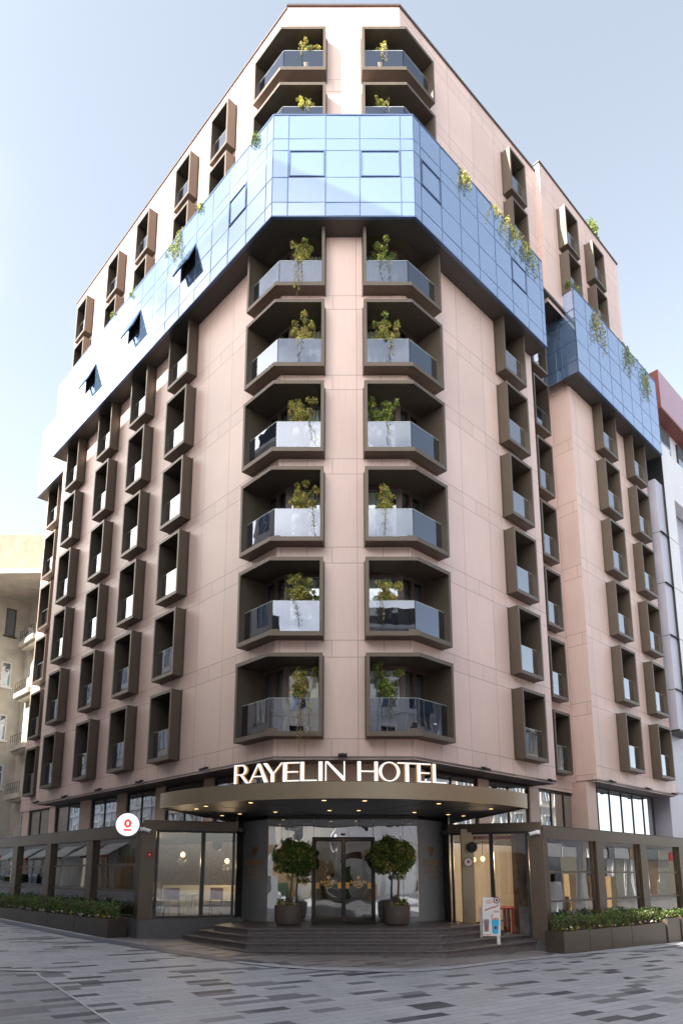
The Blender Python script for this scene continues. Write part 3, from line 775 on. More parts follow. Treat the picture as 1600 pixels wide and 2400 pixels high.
# ================================================================== canopy with round front
AC = (.05, 18.35); AR = 5.05
def arc(r, a): return (AC[0]+r*sin(a), AC[1]-r*cos(a))
AM = math.asin(4.1/AR)
N = 48
outer = [arc(AR, -AM+2*AM*k/N) for k in range(N+1)]
back = [(3.62, 18.2), (3.2, 21.0), (-3.1, 21.0), (-3.52, 18.0)]
can = thing('entrance_canopy', 'bronze half-round canopy over the hotel entrance with small ceiling lights', 'canopy', (0.05, 17, 3.08))
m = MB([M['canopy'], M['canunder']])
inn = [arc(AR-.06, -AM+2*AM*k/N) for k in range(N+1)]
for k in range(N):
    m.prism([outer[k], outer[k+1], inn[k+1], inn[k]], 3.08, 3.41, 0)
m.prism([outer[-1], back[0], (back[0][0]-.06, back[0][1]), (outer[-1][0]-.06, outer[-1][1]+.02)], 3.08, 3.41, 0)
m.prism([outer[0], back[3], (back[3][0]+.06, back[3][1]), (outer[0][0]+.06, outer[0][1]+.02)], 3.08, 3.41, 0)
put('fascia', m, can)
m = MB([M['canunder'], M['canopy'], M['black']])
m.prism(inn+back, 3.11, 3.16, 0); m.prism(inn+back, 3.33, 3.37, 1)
for a in (-.42, 0.0, .42, .75, -.75):
    p0, p1 = arc(AR-.1, a), arc(1.1, a*.55)
    L = hypot(p1[0]-p0[0], p1[1]-p0[1]); u = ((p1[0]-p0[0])/L, (p1[1]-p0[1])/L)
    m.bar(p0, u, (-u[1], u[0]), 0, L, -.008, .008, 3.104, 3.109, 2)
put('ceiling', m, can)
for x, y in [(-1.89, 14.35), (-.35, 13.89), (.47, 13.96), (2.05, 14.53), (-3.02, 17.5), (-2.5, 17.0), (-1.58, 16.5), (-.28, 16.11), (.4, 16.11), (1.75, 16.6), (2.65, 17.2), (3.1, 17.6), (-3.3, 15.7), (-2.96, 15.07), (3.4, 15.71)]:
    m = MB([M['black'], M['lamp']])
    m.lathe([(.075, 3.109), (.075, 3.098), (.05, 3.098)], x, y, 16, 0)
    m.lathe([(.05, 3.099), (.0, 3.099)], x, y, 16, 1)
    put('downlight', m, can)

# ---- hotel sign letters on the canopy edge (thick and thin strokes)
sign = thing('hotel_sign', 'illuminated white RAYELIN HOTEL letters standing on the canopy edge', 'sign', (0.05, 13.5, 3.41))
TH, TN = .2, .07
def q4(*p): return list(p)
def arcpoly(cx, cy, rx0, ry0, rx1, ry1, a0, a1, k=16):
    o = [(cx+rx1*cos(a0+(a1-a0)*i/k), cy+ry1*sin(a0+(a1-a0)*i/k)) for i in range(k+1)]
    n_ = [(cx+rx0*cos(a0+(a1-a0)*i/k), cy+ry0*sin(a0+(a1-a0)*i/k)) for i in range(k+1)]
    return [[o[i], o[i+1], n_[i+1], n_[i]] for i in range(k)]
def rect(x0, x1, y0, y1): return [(x0, y0), (x1, y0), (x1, y1), (x0, y1)]
GL = {
 'R': [rect(0, .16, 0, 1), rect(.16, .45, .93, 1), rect(.16, .45, .44, .5), [(.36, .44), (.52, .44), (.9, 0), (.72, 0)]] + arcpoly(.45, .72, .16, .22, .32, .28, -pi/2, pi/2),
 'A': [[(0, 0), (.09, 0), (.56, 1), (.47, 1)], [(.47, 1), (.62, 1), (1.06, 0), (.84, 0)], rect(.2, .78, .30, .36)],
 'Y': [[(0, 1), (.22, 1), (.6, .42), (.42, .42)], [(.95, 1), (1.04, 1), (.58, .42), (.50, .42)], rect(.42, .60, 0, .43)],
 'E': [rect(0, .2, 0, 1), rect(.2, .8, .93, 1), rect(.2, .74, .46, .53), rect(.2, .8, 0, .07)],
 'L': [rect(0, .2, 0, 1), rect(.2, .86, 0, .07)],
 'I': [rect(0, .2, 0, 1)],
 'N': [rect(0, .07, 0, 1), rect(.93, 1, 0, 1), [(.0, 1), (.16, 1), (1, .16), (1, 0), (.9, 0)]],
 'H': [rect(0, .18, 0, 1), rect(.84, 1.02, 0, 1), rect(.18, .84, .46, .53)],
 'O': arcpoly(.5, .5, .38, .45, .53, .51, 0, 2*pi, 28),
 'T': [rect(0, .96, .93, 1), rect(.38, .57, 0, .93)],
}
LH = .385
spec = [('R', 103, 197), ('A', 197, 318), ('Y', 285, 410), ('E', 412, 515), ('L', 522, 628), ('I', 638, 663), ('N', 680, 806), ('H', 885, 1015), ('O', 1025, 1155), ('T', 1140, 1262), ('E', 1265, 1350), ('L', 1362, 1450)]
for ch, p0, p1 in spec:
    def xa(px):
        k = (500+px/2.613-800)/1648; a = 0
        for _ in range(20):
            y = AC[1]-AR*cos(a); a = math.asin(max(-.95, min(.95, (k*y-AC[0])/AR)))
        return a
    a0, a1 = xa(p0), xa(p1); am = (a0+a1)/2; P = arc(AR-.03, am); u = (cos(am), sin(am)); n = (sin(am), -cos(am))
    wdt = AR*(a1-a0); gw = max(pt[0] for pl in GL[ch] for pt in pl); sx = wdt/gw
    m = MB([M['signw'], M['signh']])
    for pl in GL[ch]:
        pts = [((x*sx-wdt/2), y*LH) for x, y in pl]
        ar = sum(pts[i][0]*pts[(i+1) % len(pts)][1]-pts[(i+1) % len(pts)][0]*pts[i][1] for i in range(len(pts)))
        if ar < 0: pts = pts[::-1]
        F = [(P[0]+u[0]*a, P[1]+u[1]*a, 3.425+z) for a, z in pts]; B = [(v[0]-n[0]*.07, v[1]-n[1]*.07, v[2]) for v in F]
        m.face(F, 0); m.face(B[::-1], 1)
        for i in range(len(F)): j = (i+1) % len(F); m.face([F[j], F[i], B[i], B[j]], 1)
    put('letter', m, sign)
m = MB(M['black'])
for k in range(24):
    a = -.47+.94*k/24; p0, p1 = arc(AR-.06, a), arc(AR-.06, a+.94/24)
    L = hypot(p1[0]-p0[0], p1[1]-p0[1]); u = ((p1[0]-p0[0])/L, (p1[1]-p0[1])/L); m.bar(p0, u, (u[1], -u[0]), 0, L, -.02, .02, 3.405, 3.425)
put('rail', m, sign)

# ================================================================== entrance: glass screen, doors, steps
ZF = .48
GX0, GX1 = -1.85, 1.92; GY = 17.7
EL, ER = (-2.6, 18.5), (2.68, 18.5)
ent = thing('entrance_screen', 'mirrored glass entrance screen with sliding doors under the canopy', 'glass screen', (0.03, GY, ZF))
m = MB(M['shopd'])
def pane(mb, p0, p1, z0, z1, th=.015, mi=0):
    L = hypot(p1[0]-p0[0], p1[1]-p0[1]); u = ((p1[0]-p0[0])/L, (p1[1]-p0[1])/L)
    mb.bar(p0, u, (u[1], -u[0]), 0, L, 0, th, z0, z1, mi)
DX0, DX1, DZ = -.70, .80, 2.52
for a, b, z0, z1 in ((GX0, -1.36, ZF, 3.02), (-1.35, DX0-.01, ZF, 3.02), (DX0, DX1, DZ+.05, 3.02), (DX1+.01, 1.55, ZF, 3.02), (1.56, GX1, ZF, 3.02)):
    o = MB(M['shopd']); pane(o, (a, GY), (b, GY), z0, z1); put('glass_panel', o, ent)
for p0, p1 in ((EL, (GX0-.01, GY)), ((GX1+.01, GY), ER)):
    o = MB(M['sideg']); pane(o, p0, p1, ZF, 3.02); put('glass_panel', o, ent)
o = MB([M['bronzed'], M['black']])
o.box(GX0-.02, GX1+.02, GY-.03, GY+.06, 3.02, 3.11)
pane(o, EL, (GX0-.02, GY), 3.02, 3.11, .04); pane(o, (GX1+.02, GY), ER, 3.02, 3.11, .04)
o.box(DX0-.04, DX1+.04, GY-.06, GY+.02, DZ, DZ+.05, 1)
o.box(DX0-.045, DX0, GY-.05, GY+.02, ZF, DZ, 0); o.box(DX1, DX1+.045, GY-.05, GY+.02, ZF, DZ, 0)
o.lathe([(.06, DZ+.1), (.06, DZ+.14), (.0, DZ+.14)], .04, GY-.05, 12, 1)
put('frame', o, ent)
def diamond(mb, P, u, n, a, z, s, w, mi=0):
    T = [(-.5, .62), (.5, .62), (.85, .2), (0, -.85), (-.85, .2), (-.5, .62)]
    k = lambda L: [(a+x*s, z+y*s) for x, y in L]
    stroke(mb, P, u, n, k(T), w, mi)
    stroke(mb, P, u, n, k([(-.85, .2), (.85, .2)]), w*.8, mi)
    stroke(mb, P, u, n, k([(-.5, .62), (-.28, .2), (0, -.85), (.28, .2), (.5, .62)]), w*.8, mi)
    stroke(mb, P, u, n, k([(-.28, .2), (0, .62), (.28, .2)]), w*.8, mi)
    stroke(mb, P, u, n, k([(-.12, .2), (0, .0), (.12, .2), (0, .4), (-.12, .2)]), w*.8, mi)
def logo(P, u, n, z, s, parent):
    o = MB(M['gold'])
    diamond(o, P, u, n, 0, z+.52*s, .19*s, .028*s)
    put('emblem', o, parent); o = MB(M['gold'])
    addtext(o, 'RAYELIN', .27*s, P, u, n, z+.08*s, sx=.92)
    addtext(o, 'HOTEL', .22*s, P, u, n, z-.15*s)
    addtext(o, 'TAKSIM', .12*s, P, u, n, z-.32*s, spacing=1.25)
    put('lettering', o, parent)
for p0, p1 in ((EL, (GX0, GY)), ((GX1, GY), ER)):
    L = hypot(p1[0]-p0[0], p1[1]-p0[1]); u = ((p1[0]-p0[0])/L, (p1[1]-p0[1])/L); n = (u[1], -u[0])
    logo(add(add(p0, u, L*.5), n, .02), u, n, 1.80, .85, ent)
# sliding doors
for s_, x0, x1 in ((0, DX0+.005, .045), (1, .055, DX1-.005)):
    o = MB(M['bronzed']); y0, y1 = GY-.02, GY+.02
    o.box(x0, x0+.05, y0, y1, ZF+.01, DZ-.005); o.box(x1-.05, x1, y0, y1, ZF+.01, DZ-.005)
    o.box(x0+.05, x1-.05, y0, y1, ZF+.01, ZF+.09); o.box(x0+.05, x1-.05, y0, y1, DZ-.06, DZ-.005)
    d = put('sliding_door', o, ent)
    g = MB(M['doorg']); g.box(x0+.05, x1-.05, GY-.005, GY+.005, ZF+.09, DZ-.06); put('door_pane', g, d)
    g = MB(M['gold']); xc = (x0+x1)/2; P = (xc, GY-.007)
    diamond(g, P, uF, nF, 0, 1.56, .05, .01); addtext(g, 'RAYELIN', .105, P, uF, nF, 1.41); addtext(g, 'HOTEL', .08, P, uF, nF, 1.345); addtext(g, 'TAKSIM', .04, P, uF, nF, 1.30)
    # ornamental gold lattice either side of the mark
    rng = random.Random(3+s_)
    for cx in (-.30, .30):
        for i in range(4):
            for j in range(4):
                a = cx-.055+.036*i; z = 1.31+.038*j
                stroke(g, P, uF, nF, [(a-.016, z), (a, z+.016), (a+.016, z), (a, z-.016), (a-.016, z)], .009)
    put('gold_print', g, d)
# lobby behind the doors
lob = MB([M['room'], M['brown'], M['floor']])
lob.box(GX0, GX1, 20.15, 20.2, 0, 3.1, 0); lob.box(GX0-.8, GX0-.75, 18.6, 20.2, 0, 3.1, 1); lob.box(GX1+.75, GX1+.8, 18.6, 20.2, 0, 3.1, 1)
lob.box(-.2, .9, 19.9, 20.1, 2.0, 3.0, 1); lob.box(GX0-.7, GX1+.7, GY+.1, 20.15, ZF-.06, ZF+.001, 2)
put('lobby_shell', lob, ent)
desk = MB([M['cream'], M['brown']]); desk.box(-1.1, -.2, 19.3, 19.6, ZF, ZF+.7, 0); desk.box(-1.14, -.16, 19.26, 19.64, ZF+.7, ZF+.74, 1)
tag(put('reception_desk', desk), 'low pale reception desk seen through the left sliding door', 'desk')
vs = MB(M['cream']); vs.lathe([(.0, ZF), (.15, ZF), (.26, ZF+.35), (.24, ZF+.6), (.12, ZF+.8), (.0, ZF+.8)], .78, 19.1, 20)
tag(put('floor_vase', vs, None, True), 'round cream floor vase behind the right sliding door', 'vase')

# steps
stp = thing('entrance_steps', 'four wide dark granite steps with angled sides leading to the doors', 'steps', (0.1, 15.5, 0))
for k in range(4):
    zt = .12*(k+1); y = 14.55+.32*k; m = MB(M['step'])
    bl, br = (-1.98-.02*k, y), (2.14-.02*k, y)
    dl, dr = (-.66, .75), (.74, .67)
    L1 = 3.25-.62*k; L2 = 3.55-.62*k
    pl = [(bl[0]+.01, bl[1]+.02), (br[0]-.01, br[1]+.02), add((br[0]-.02, br[1]+.015), dr, L2), (4.4-.55*k, 18.6), (-3.9+.5*k, 18.6), add(bl, dl, L1)]
    m.prism(pl, zt-.12-(.6 if k == 0 else 0), zt-.025)
    pn = [(bl[0]-.01, y-.025), (br[0]+.01, y-.025), add((br[0]+.02, y-.015), dr, L2), (4.4-.55*k, 18.6), (-3.9+.5*k, 18.6), add((bl[0]-.02, y-.015), dl, L1)]
    m.prism(pn, zt-.025, zt)
    put('step', m, stp)
mt = MB([M['black']]); mt.box(-.72, .82, 16.35, 17.45, ZF+.002, ZF+.014)
put('door_mat', mt, stp)

# ================================================================== glazed terraces on both sides
def terrace(side):
    if side == 'L':
        Pp, u, n = PL, uL, nL; posts = [(-.16, .2), (2.54, .34), (5.42, .37), (8.2, .4), (11.1, .4)]; tr = (1.25, 1.88); sill = .62; lab = 'long dark bronze glazed terrace left of the entrance, behind the hedge planters'
        zfl = .40; END = 13.9; Ee = (-2.62, 17.5); btop, bbot = 2.84, 2.54
    else:
        Pp, u, n = PR, uR, nR; posts = [(-.16, .2), (2.51, .38), (5.22, .42), (8.1, .4), (11.1, .4)]; tr = (1.0, 1.70); sill = .16; lab = 'long bronze glazed terrace right of the entrance with red furniture inside'
        zfl = .12; END = 13.9; Ee = (2.70, 17.55); btop, bbot = 2.78, 2.5
    O = 4.07
    t = thing('glazed_terrace', lab, 'terrace', (*Pp(0, O), 0))
    P0 = Pp(0, O)
    for i, (a, w) in enumerate(posts):
        m = MB(M['bronzet']); m.bar(P0, u, n, a, a+w, -.2 if i else -.3, 0, sill-.02, bbot); put('post', m, t)
    m = MB(M['bronzet']); m.bar(P0, u, n, -.16, END, -.3, .012, bbot, btop); 
    # beam of the return side
    c = Pp(-.16, O); L = hypot(Ee[0]-c[0], Ee[1]-c[1]); ur = ((Ee[0]-c[0])/L, (Ee[1]-c[1])/L)
    nr = (ur[1], -ur[0]) if side == 'L' else (-ur[1], ur[0])
    m.bar(c, ur, nr, .02, L+.02, -.2, .012, bbot+.17, btop+.1)
    m.bar(c, ur, nr, 0, .34, -.2, .013, sill-.02, bbot+.17)
    put('beam', m, t)
    # panes and transoms
    edges = [a for a, w in posts]+[END]
    for i, (a, w) in enumerate(posts):
        x0, x1 = a+w, edges[i+1]
        g = MB(M['shop']); g.bar(P0, u, n, x0, x1, -.12, -.105, sill, bbot); po = put('pane', g, t)
        f = MB(M['bronzet'])
        for z in tr: f.bar(P0, u, n, x0, x1, -.135, -.08, z-.025, z+.025)
        f.bar(P0, u, n, x0, x1, -.14, -.07, sill-.02, sill+.05)
        f.bar(P0, u, n, x0, x0+.05, -.14, -.07, sill+.05, bbot); f.bar(P0, u, n, x1-.05, x1, -.14, -.07, sill+.05, bbot)
        put('transom', f, po)
    # return side glazing
    f = MB(M['black']); zs, zt2 = (sill-.02, bbot+.17) if side == 'L' else (sill, bbot+.17)
    f.bar(c, ur, nr, .36, L, -.1, -.03, zs, zs+.06); f.bar(c, ur, nr, .36, L, -.1, -.03, zt2-.06, zt2)
    mids = (.36, L*.62, L-.1) if side == 'L' else (.36, L*.52, L-.1)
    for a in mids: f.bar(c, ur, nr, a, a+.06 if a != mids[1] else a+.1, -.1, -.03, zs+.06, zt2-.06)
    fo = put('return_frame', f, t)
    g = MB(M['shopr']); g.bar(c, ur, nr, .40, L, -.07, -.055, zs+.05, zt2-.05); put('return_pane', g, fo)
    # reveal between return glass and entrance screen, plinth, floor, roof, back wall
    m = MB([M['black'], M['plinth'], M['floor'], M['bronzed'], M['brick'] if side == 'L' else M['stone1']])
    Eo = EL if side == 'L' else ER
    m.bar(Ee, ((Eo[0]-Ee[0])/1.0, (Eo[1]-Ee[1])/1.0), nr, 0, 1.05, -.12, 0.0, ZF, 3.1, 0)
    m.bar(P0, u, n, -.17, END, -.32, -.02, -1.6, sill-.02, 1)
    m.bar(c, ur, nr, -.0, L+.2, -.2, -.012, -1.0, zs-.005, 1)
    fl = [Pp(-.1, O-.3), Pp(END, O-.3), Pp(END, -1.6), (Ee[0], 20.6), (Ee[0], Ee[1]+.2)]
    m.prism(fl, zfl-.1, zfl, 2)
    rf = [Pp(-.1, O-.25), Pp(END, O-.25), Pp(END, -1.2), (Ee[0], 20.9), (Ee[0]+(.1 if side == 'L' else -.1), Ee[1]+.2)]
    m.prism(rf, lambda x, y: btop-.14, lambda x, y: btop-.04, 3)
    m.bar(Pp(0, -.9), u, n, -.3, END, -.1, 0, zfl, btop-.15, 4)
    m.bar(Pp(0, 0), u, n, END-.15, END, -1.2, O-.3, -1, btop-.15, 4)
    put('terrace_shell', m, t)
    # glass parapet on the roof edge
    g = MB([M['black']]); g.bar(P0, u, n, -.1, END, -.2, -.15, btop+.012, btop+.05); put('roof_rail', g, t)
    return t
tl = terrace('L'); tr_ = terrace('R')

# CCTV cameras
def cctv(x, y, z, dx, label):
    t = thing('security_camera', label, 'camera', (x, y, z))
    m = MB(M['white']); m.box(x-.05, x+.05, y+.02, y+.1, z-.04, z+.06); put('bracket', m, t)
    m = MB([M['white'], M['black']]); m.tube([(x, y, z), (x+dx*.1, y-.02, z-.01), (x+dx*.24, y-.06, z-.05)], [.035, .045, .042], 10, 0); m.tube([(x+dx*.24, y-.06, z-.05), (x+dx*.26, y-.064, z-.055)], [.034, .034], 10, 1)
    put('camera_body', m, t, True)
P = PL(-.2, 4.1); cctv(P[0]+.02, P[1]-.06, 2.70, 1, 'white security camera on the left bronze pillar pointing to the doors')
cctv(P[0]-.2, P[1]+.0, 2.72, -1, 'white security camera right beside the round white lightbox sign')
P = PR(-.2, 4.1); cctv(P[0]-.12, P[1]-.04, 2.62, -1, 'white security camera on the right bronze pillar')

# round lightbox sign
rs = thing('round_sign', 'round white lightbox with a red underlined 0 on the left terrace corner', 'sign', (-5.09, 16.5, 2.8))
n = (.40, -.9165); u = (.9165, .40); P = (-5.09, 16.5)
m = MB([M['black'], M['boxw']]); disc(m, P, u, n, 0, 2.80, .285, -.06, .05, 40, 0); disc(m, P, u, n, 0, 2.80, .27, .05, .056, 40, 1); put('lightbox', m, rs)
m = MB(M['boxr'])
def ring2(a, z, rx, rz, w):
    k = 24
    stroke(m, add(P, n, .058), u, n, [(a+rx*cos(2*pi*i/k), z+rz*sin(2*pi*i/k)) for i in range(k+1)], w, 0, .006)
ring2(0.0, 2.825, .058, .078, .05)
stroke(m, add(P, n, .058), u, n, [(-.085, 2.672), (.085, 2.672)], .04, 0, .006)
put('emblem', m, rs)
m = MB(M['black']); m.tube([(-5.1, 16.56, 2.8), (-5.05, 16.75, 2.78), (-4.98, 16.92, 2.78)], .02, 8, 0); put('arm', m, rs)
# red alarm box
al = MB([M['red'], M['white']]); P = PL(-.17, 3.93); 
al.box(P[0]+.05, P[0]+.16, P[1]-.09, P[1]-.03, 2.05, 2.16, 0); al.box(P[0]+.09, P[0]+.125, P[1]-.094, P[1]-.09, 2.09, 2.125, 1)
tag(put('fire_alarm', al), 'small red alarm box on the left bronze pillar', 'alarm')
# round badge and access panel inside right return
bd = MB([M['maroon'], M['white'], M['red']]); P = (3.02, 16.98)
n = (-.12, -.993); u = (.993, -.12)
disc(bd, P, u, n, .05, 1.93, .115, 0, .03, 28, 0); disc(bd, P, u, n, .05, 1.93, .095, .03, .034, 28, 1); disc(bd, P, u, n, .05, 1.94, .035, .034, .037, 16, 2)
tag(put('round_badge', bd), 'small round white badge with red rim hanging by the right side door', 'sign')

# ================================================================== A-board
ab = thing('poster_board', 'white poster board with red lettering and drawings of a grey and a blue cup', 'sign board', (3.3, 15.9, .1))
P = (3.34, 15.75); u = (.995, .10); n = (.10, -.995)
zb, zt = .30, 1.13
def lean(mb, z0, z1, l): # tilt about the foot
    for i, v in enumerate(mb.v): mb.v[i] = (v[0]-n[0]*(v[2]-z0)*l+0.06*(v[2]-z0), v[1]-n[1]*(v[2]-z0)*l, v[2])
m = MB(M['white']); m.bar(P, u, n, -.23, .17, -.012, 0, zb, zt); lean(m, zb, zt, .12); put('board', m, ab)
m = MB([M['red'], M['maroon'], M['greyp'], M['blue'], M['gold'], M['white']])
rng = random.Random(5)
P2 = add(P, n, .002)
def prt(pts, w, mi): stroke(m, P2, u, n, pts, w, mi, .003)
disc(m, P2, u, n, .09, zt-.06, .075, 0, .004, 24, 1); disc(m, P2, u, n, .09, zt-.06, .052, .004, .006, 24, 5); disc(m, P2, u, n, .09, zt-.06, .03, .006, .008, 20, 1)
for ltr, a, z, s in (('C', -.11, zt-.13, .1), ('O', -.05, zt-.13, .1), ('-', .0, zt-.13, .1)): addtext(m, ltr, s, add(P2, u, a), u, n, z, .002, 0)
for k in range(9):
    a = -.18+.035*k; z = zt-.30+.012*k+rng.uniform(-.01, .01)
    prt([(a, z), (a+.012, z+.045), (a+.024, z+.005), (a+.034, z+.04)], .007, 0)
for k in range(4):
    a = .02+.03*k; z = zt-.33; prt([(a, z+.05), (a+.01, z), (a+.02, z+.04)], .006, 0)
prt([(-.05, zt-.40), (-.02, zt-.36), (.0, zt-.40), (-.03, zt-.43), (-.05, zt-.40)], .009, 0)
def cup(a, z, wt, wb, h, mi):
    q = [(a-wb, z), (a+wb, z), (a+wt, z+h), (a-wt, z+h)]
    F = [(P2[0]+u[0]*x+n[0]*.004, P2[1]+u[1]*x+n[1]*.004, zz) for x, zz in q]; m.face(F, mi)
    B = [(P2[0]+u[0]*x, P2[1]+u[1]*x, zz) for x, zz in q]
    for i in range(4): j = (i+1) % 4; m.face([F[j], F[i], B[i], B[j]], mi)
cup(-.15, zb+.1, .062, .045, .24, 2); cup(.05, zb+.05, .085, .062, .30, 3)
for k in range(5): disc(m, P2, u, n, -.005+.028*k, zb+.37+.012*(k % 2), .018, 0, .008, 10, 4 if k % 2 else 0)
prt([(-.21, zb+.35), (-.09, zb+.35)], .016, 2)
for cx, cz, r in ((-.14, zb+.17, .026), (.055, zb+.18, .034)): disc(m, P2, u, n, cx, cz, r, .004, .007, 18, 0 if cx < 0 else 1)
prt([(-.22, zb+.03), (-.05, zb+.03)], .012, 0)
lean(m, zb, zt, .12); put('print', m, ab)
m = MB(M['white']); m.bar(P, u, n, .09, .16, -.02, -.002, .12, zb+.001); m.bar(P, u, n, -.2, -.16, -.3, -.27, .24, .9); put('leg', m, ab)

# ================================================================== topiary trees in round pots
def topiary(x, y, label, seed, cz, cx, yellow):
    t = thing('potted_tree', label, 'potted tree', (x, y, ZF), 'clipped ball trees beside the doors')
    rng = random.Random(seed)
    m = MB([M['pot'], M['soil']])
    r = .325
    m.lathe([(0, ZF), (.24, ZF), (.29, ZF+.03), (.315, ZF+.12), (r, ZF+.25), (r, ZF+.45), (r-.035, ZF+.45), (r-.04, ZF+.40), (.0, ZF+.40)], x, y, 40, 0)
    put('pot', m, t, True)
    m = MB(M['trunk'])
    m.tube([(x+.06, y, ZF+.38), (x+.045, y, ZF+.7), (x+.07, y+.02, ZF+1.0), (cx, y+.02, cz-.1), (cx, y, cz+.1)], [.032, .026, .024, .02, .01], 8)
    for k in range(16):
        th = rng.uniform(0, 2*pi); e_ = rng.uniform(-.1, 1.0)
        m.tube([(cx, y, cz-.25+.03*k), (cx+.2*cos(th), y+.2*sin(th), cz-.1+.25*e_), (cx+.42*cos(th), y+.42*sin(th), cz+.3*e_)], [.012, .008, .004], 5)
    put('trunk', m, t, True)
    m = MB([M['leafd'], M['leafm'], M['leafy'], M['leafg']])
    wts = [5.5, 3, .6+yellow, .2]
    bl = []
    for k in range(60):
        th = rng.uniform(0, 2*pi); c_ = rng.uniform(-.95, 1); q = sqrt(1-c_*c_); R = rng.uniform(.72, .92)
        rr = .1+.05*rng.random()
        bl.append((cx+.5*R*q*cos(th), y+.5*R*q*sin(th), cz+.42*R*c_, rr, rr, rr*.9))
    clumps(m, bl, 8200, .062, wts, rng)
    clumps(m, [(cx, y, cz, .4, .4, .34)], 2600, .07, [6, 1, .1, .01], rng)
    for k in range(26):
        th = rng.uniform(0, 2*pi); c_ = rng.uniform(-.2, 1); q = sqrt(1-c_*c_)
        clumps(m, [(cx+.53*q*cos(th), y+.53*q*sin(th), cz+.45*c_, .035, .035, .07)], 10, .055, [2, 3, 2+yellow, .6], rng)
    for k in range(4): clumps(m, [(cx+rng.uniform(-.1, .3), y-.2, cz-.43-rng.uniform(0, .14), .09, .08, .07)], 34, .06, [3, 4, 2, .1], rng)
    put('crown', m, t)
    m = MB([M['leafm'], M['leafy'], M['leafb'], M['yellow'], M['petal']])
    for k in range(220):
        th = rng.uniform(0, 2*pi); R = .27*sqrt(rng.random()); leaf(m, (x+R*cos(th), y+R*sin(th), ZF+.42+rng.uniform(0, .07)), .05, rng.choice([0, 0, 1, 2]), rng=rng)
    gx = x-.17 if seed == 1 else x+.17
    for k in range(130): leaf(m, (gx+rng.gauss(0, .045), y-.1+rng.gauss(0, .04), ZF+.45+rng.uniform(0, .15)), .06, rng.choice([0, 0, 1]), rng=rng)
    for k in range(26): leaf(m, (x+rng.uniform(-.2, .26), y-.15+rng.uniform(-.08, .1), ZF+.47+rng.uniform(0, .05)), .055, rng.choice([3, 3, 4]), 1.5, rng)
    put('flowers', m, t)
topiary(-1.24, 16.6, 'clipped ball tree in a round pot left of the sliding doors', 1, 2.03, -1.13, .1)
topiary(1.28, 16.6, 'clipped ball tree in a round pot right of the sliding doors', 2, 2.06, 1.20, .8)

# ================================================================== hedge planters along the terraces
def hedgebox(side, a0, a1, d0, zt, h, label, seed, rot=0.0, ferny=False):
    Pp, u, n = (PL, uL, nL) if side == 'L' else (PR, uR, nR)
    c = Pp((a0+a1)/2, d0-.25); zg = gz(*c)-.03
    t = thing('hedge_planter', label, 'planter', (c[0], c[1], zg), 'hedge planters along the terraces')
    rng = random.Random(seed); uu = (u[0]*cos(rot)-u[1]*sin(rot), u[0]*sin(rot)+u[1]*cos(rot)); nn = (n[0]*cos(rot)-n[1]*sin(rot), n[0]*sin(rot)+n[1]*cos(rot))
    L = (a1-a0)/2-.012; W = .24
    m = MB([M['bronzed'] if side == 'L' else M['bronze'], M['soil']])
    m.bar(c, uu, nn, -L, L, W-.02, W, zg, zt); m.bar(c, uu, nn, -L, L, -W, -W+.02, zg, zt)
    m.bar(c, uu, nn, -L, -L+.02, -W+.02, W-.02, zg, zt); m.bar(c, uu, nn, L-.02, L, -W+.02, W-.02, zg, zt)
    m.bar(c, uu, nn, -L+.02, L-.02, -W+.02, W-.02, zg, zt-.05, 1)
    put('trough', m, t)
    m = MB([M['leafh'], M['leafm'], M['leafd'], M['trunk'], M['yellow'], M['petal'], M['violet']])
    dens = int(800*(a1-a0))
    bl = []
    k = int(9*(a1-a0))
    for i in range(k):
        a = -L+2*L*(i+.5)/k; hh = h*rng.uniform(.75, 1.1)
        for z in (.32, .62, .88): bl.append((c[0]+uu[0]*a+nn[0]*rng.uniform(-.1, .1), c[1]+uu[1]*a+nn[1]*rng.uniform(-.1, .1), zt+hh*z*.95-.03, .11, .12, .1*h/.4))
        p = (c[0]+uu[0]*a, c[1]+uu[1]*a)
        for _ in range(3): m.tube([(p[0]+rng.gauss(0, .04), p[1]+rng.gauss(0, .04), zt-.06), (p[0]+rng.gauss(0, .07), p[1]+rng.gauss(0, .07), zt+hh*.8)], .006, 4, 3)
    clumps(m, bl, dens, .052, [4, 1.6, 3], rng)
    for i in range(int(7*(a1-a0))):
        a = rng.uniform(-L, L); cx = (c[0]+uu[0]*a+nn[0]*(W-.07), c[1]+uu[1]*a+nn[1]*(W-.07), zt+.03+rng.uniform(0, .05)); mi = rng.choice([4, 4, 5, 5, 6]) if rng.random() < .9 else 0
        for _ in range(4): leaf(m, (cx[0]+rng.gauss(0, .014), cx[1]+rng.gauss(0, .014), cx[2]+rng.gauss(0, .01)), .045, mi, 1.2, rng)
    put('hedge', m, t)
lefts = [(.20, 2.1), (2.1, 3.9), (3.9, 5.9), (5.9, 7.9), (7.9, 9.9)]
desc = ['nearest the entrance, with yellow flowers at its end', 'second from the entrance', 'third from the entrance', 'fourth from the entrance', 'at the far left edge of the photo']
for i, (a, b) in enumerate(lefts):
    hedgebox('L', a, b, 4.62, .60+.012*i, .42, 'dark left hedge planter, '+desc[i], 20+i)
rights = [(-.42, .79), (.79, 1.92), (1.92, 3.05), (3.05, 5.2), (5.25, 6.3), (6.35, 7.5)]
desc = ['first next to the bronze pillar, flowers along its edge', 'second from the bronze pillar', 'third from the bronze pillar', 'fourth and widest, from the bronze pillar', 'fifth from the bronze pillar', 'last at the right edge of the photo']
for i, (a, b) in enumerate(rights):
    hedgebox('R', a, b, 4.62, .36-.012*i if i < 4 else .42, .42 if i < 4 else .25, 'bronze right hedge planter, '+desc[i], 40+i, .05*(i == 4))

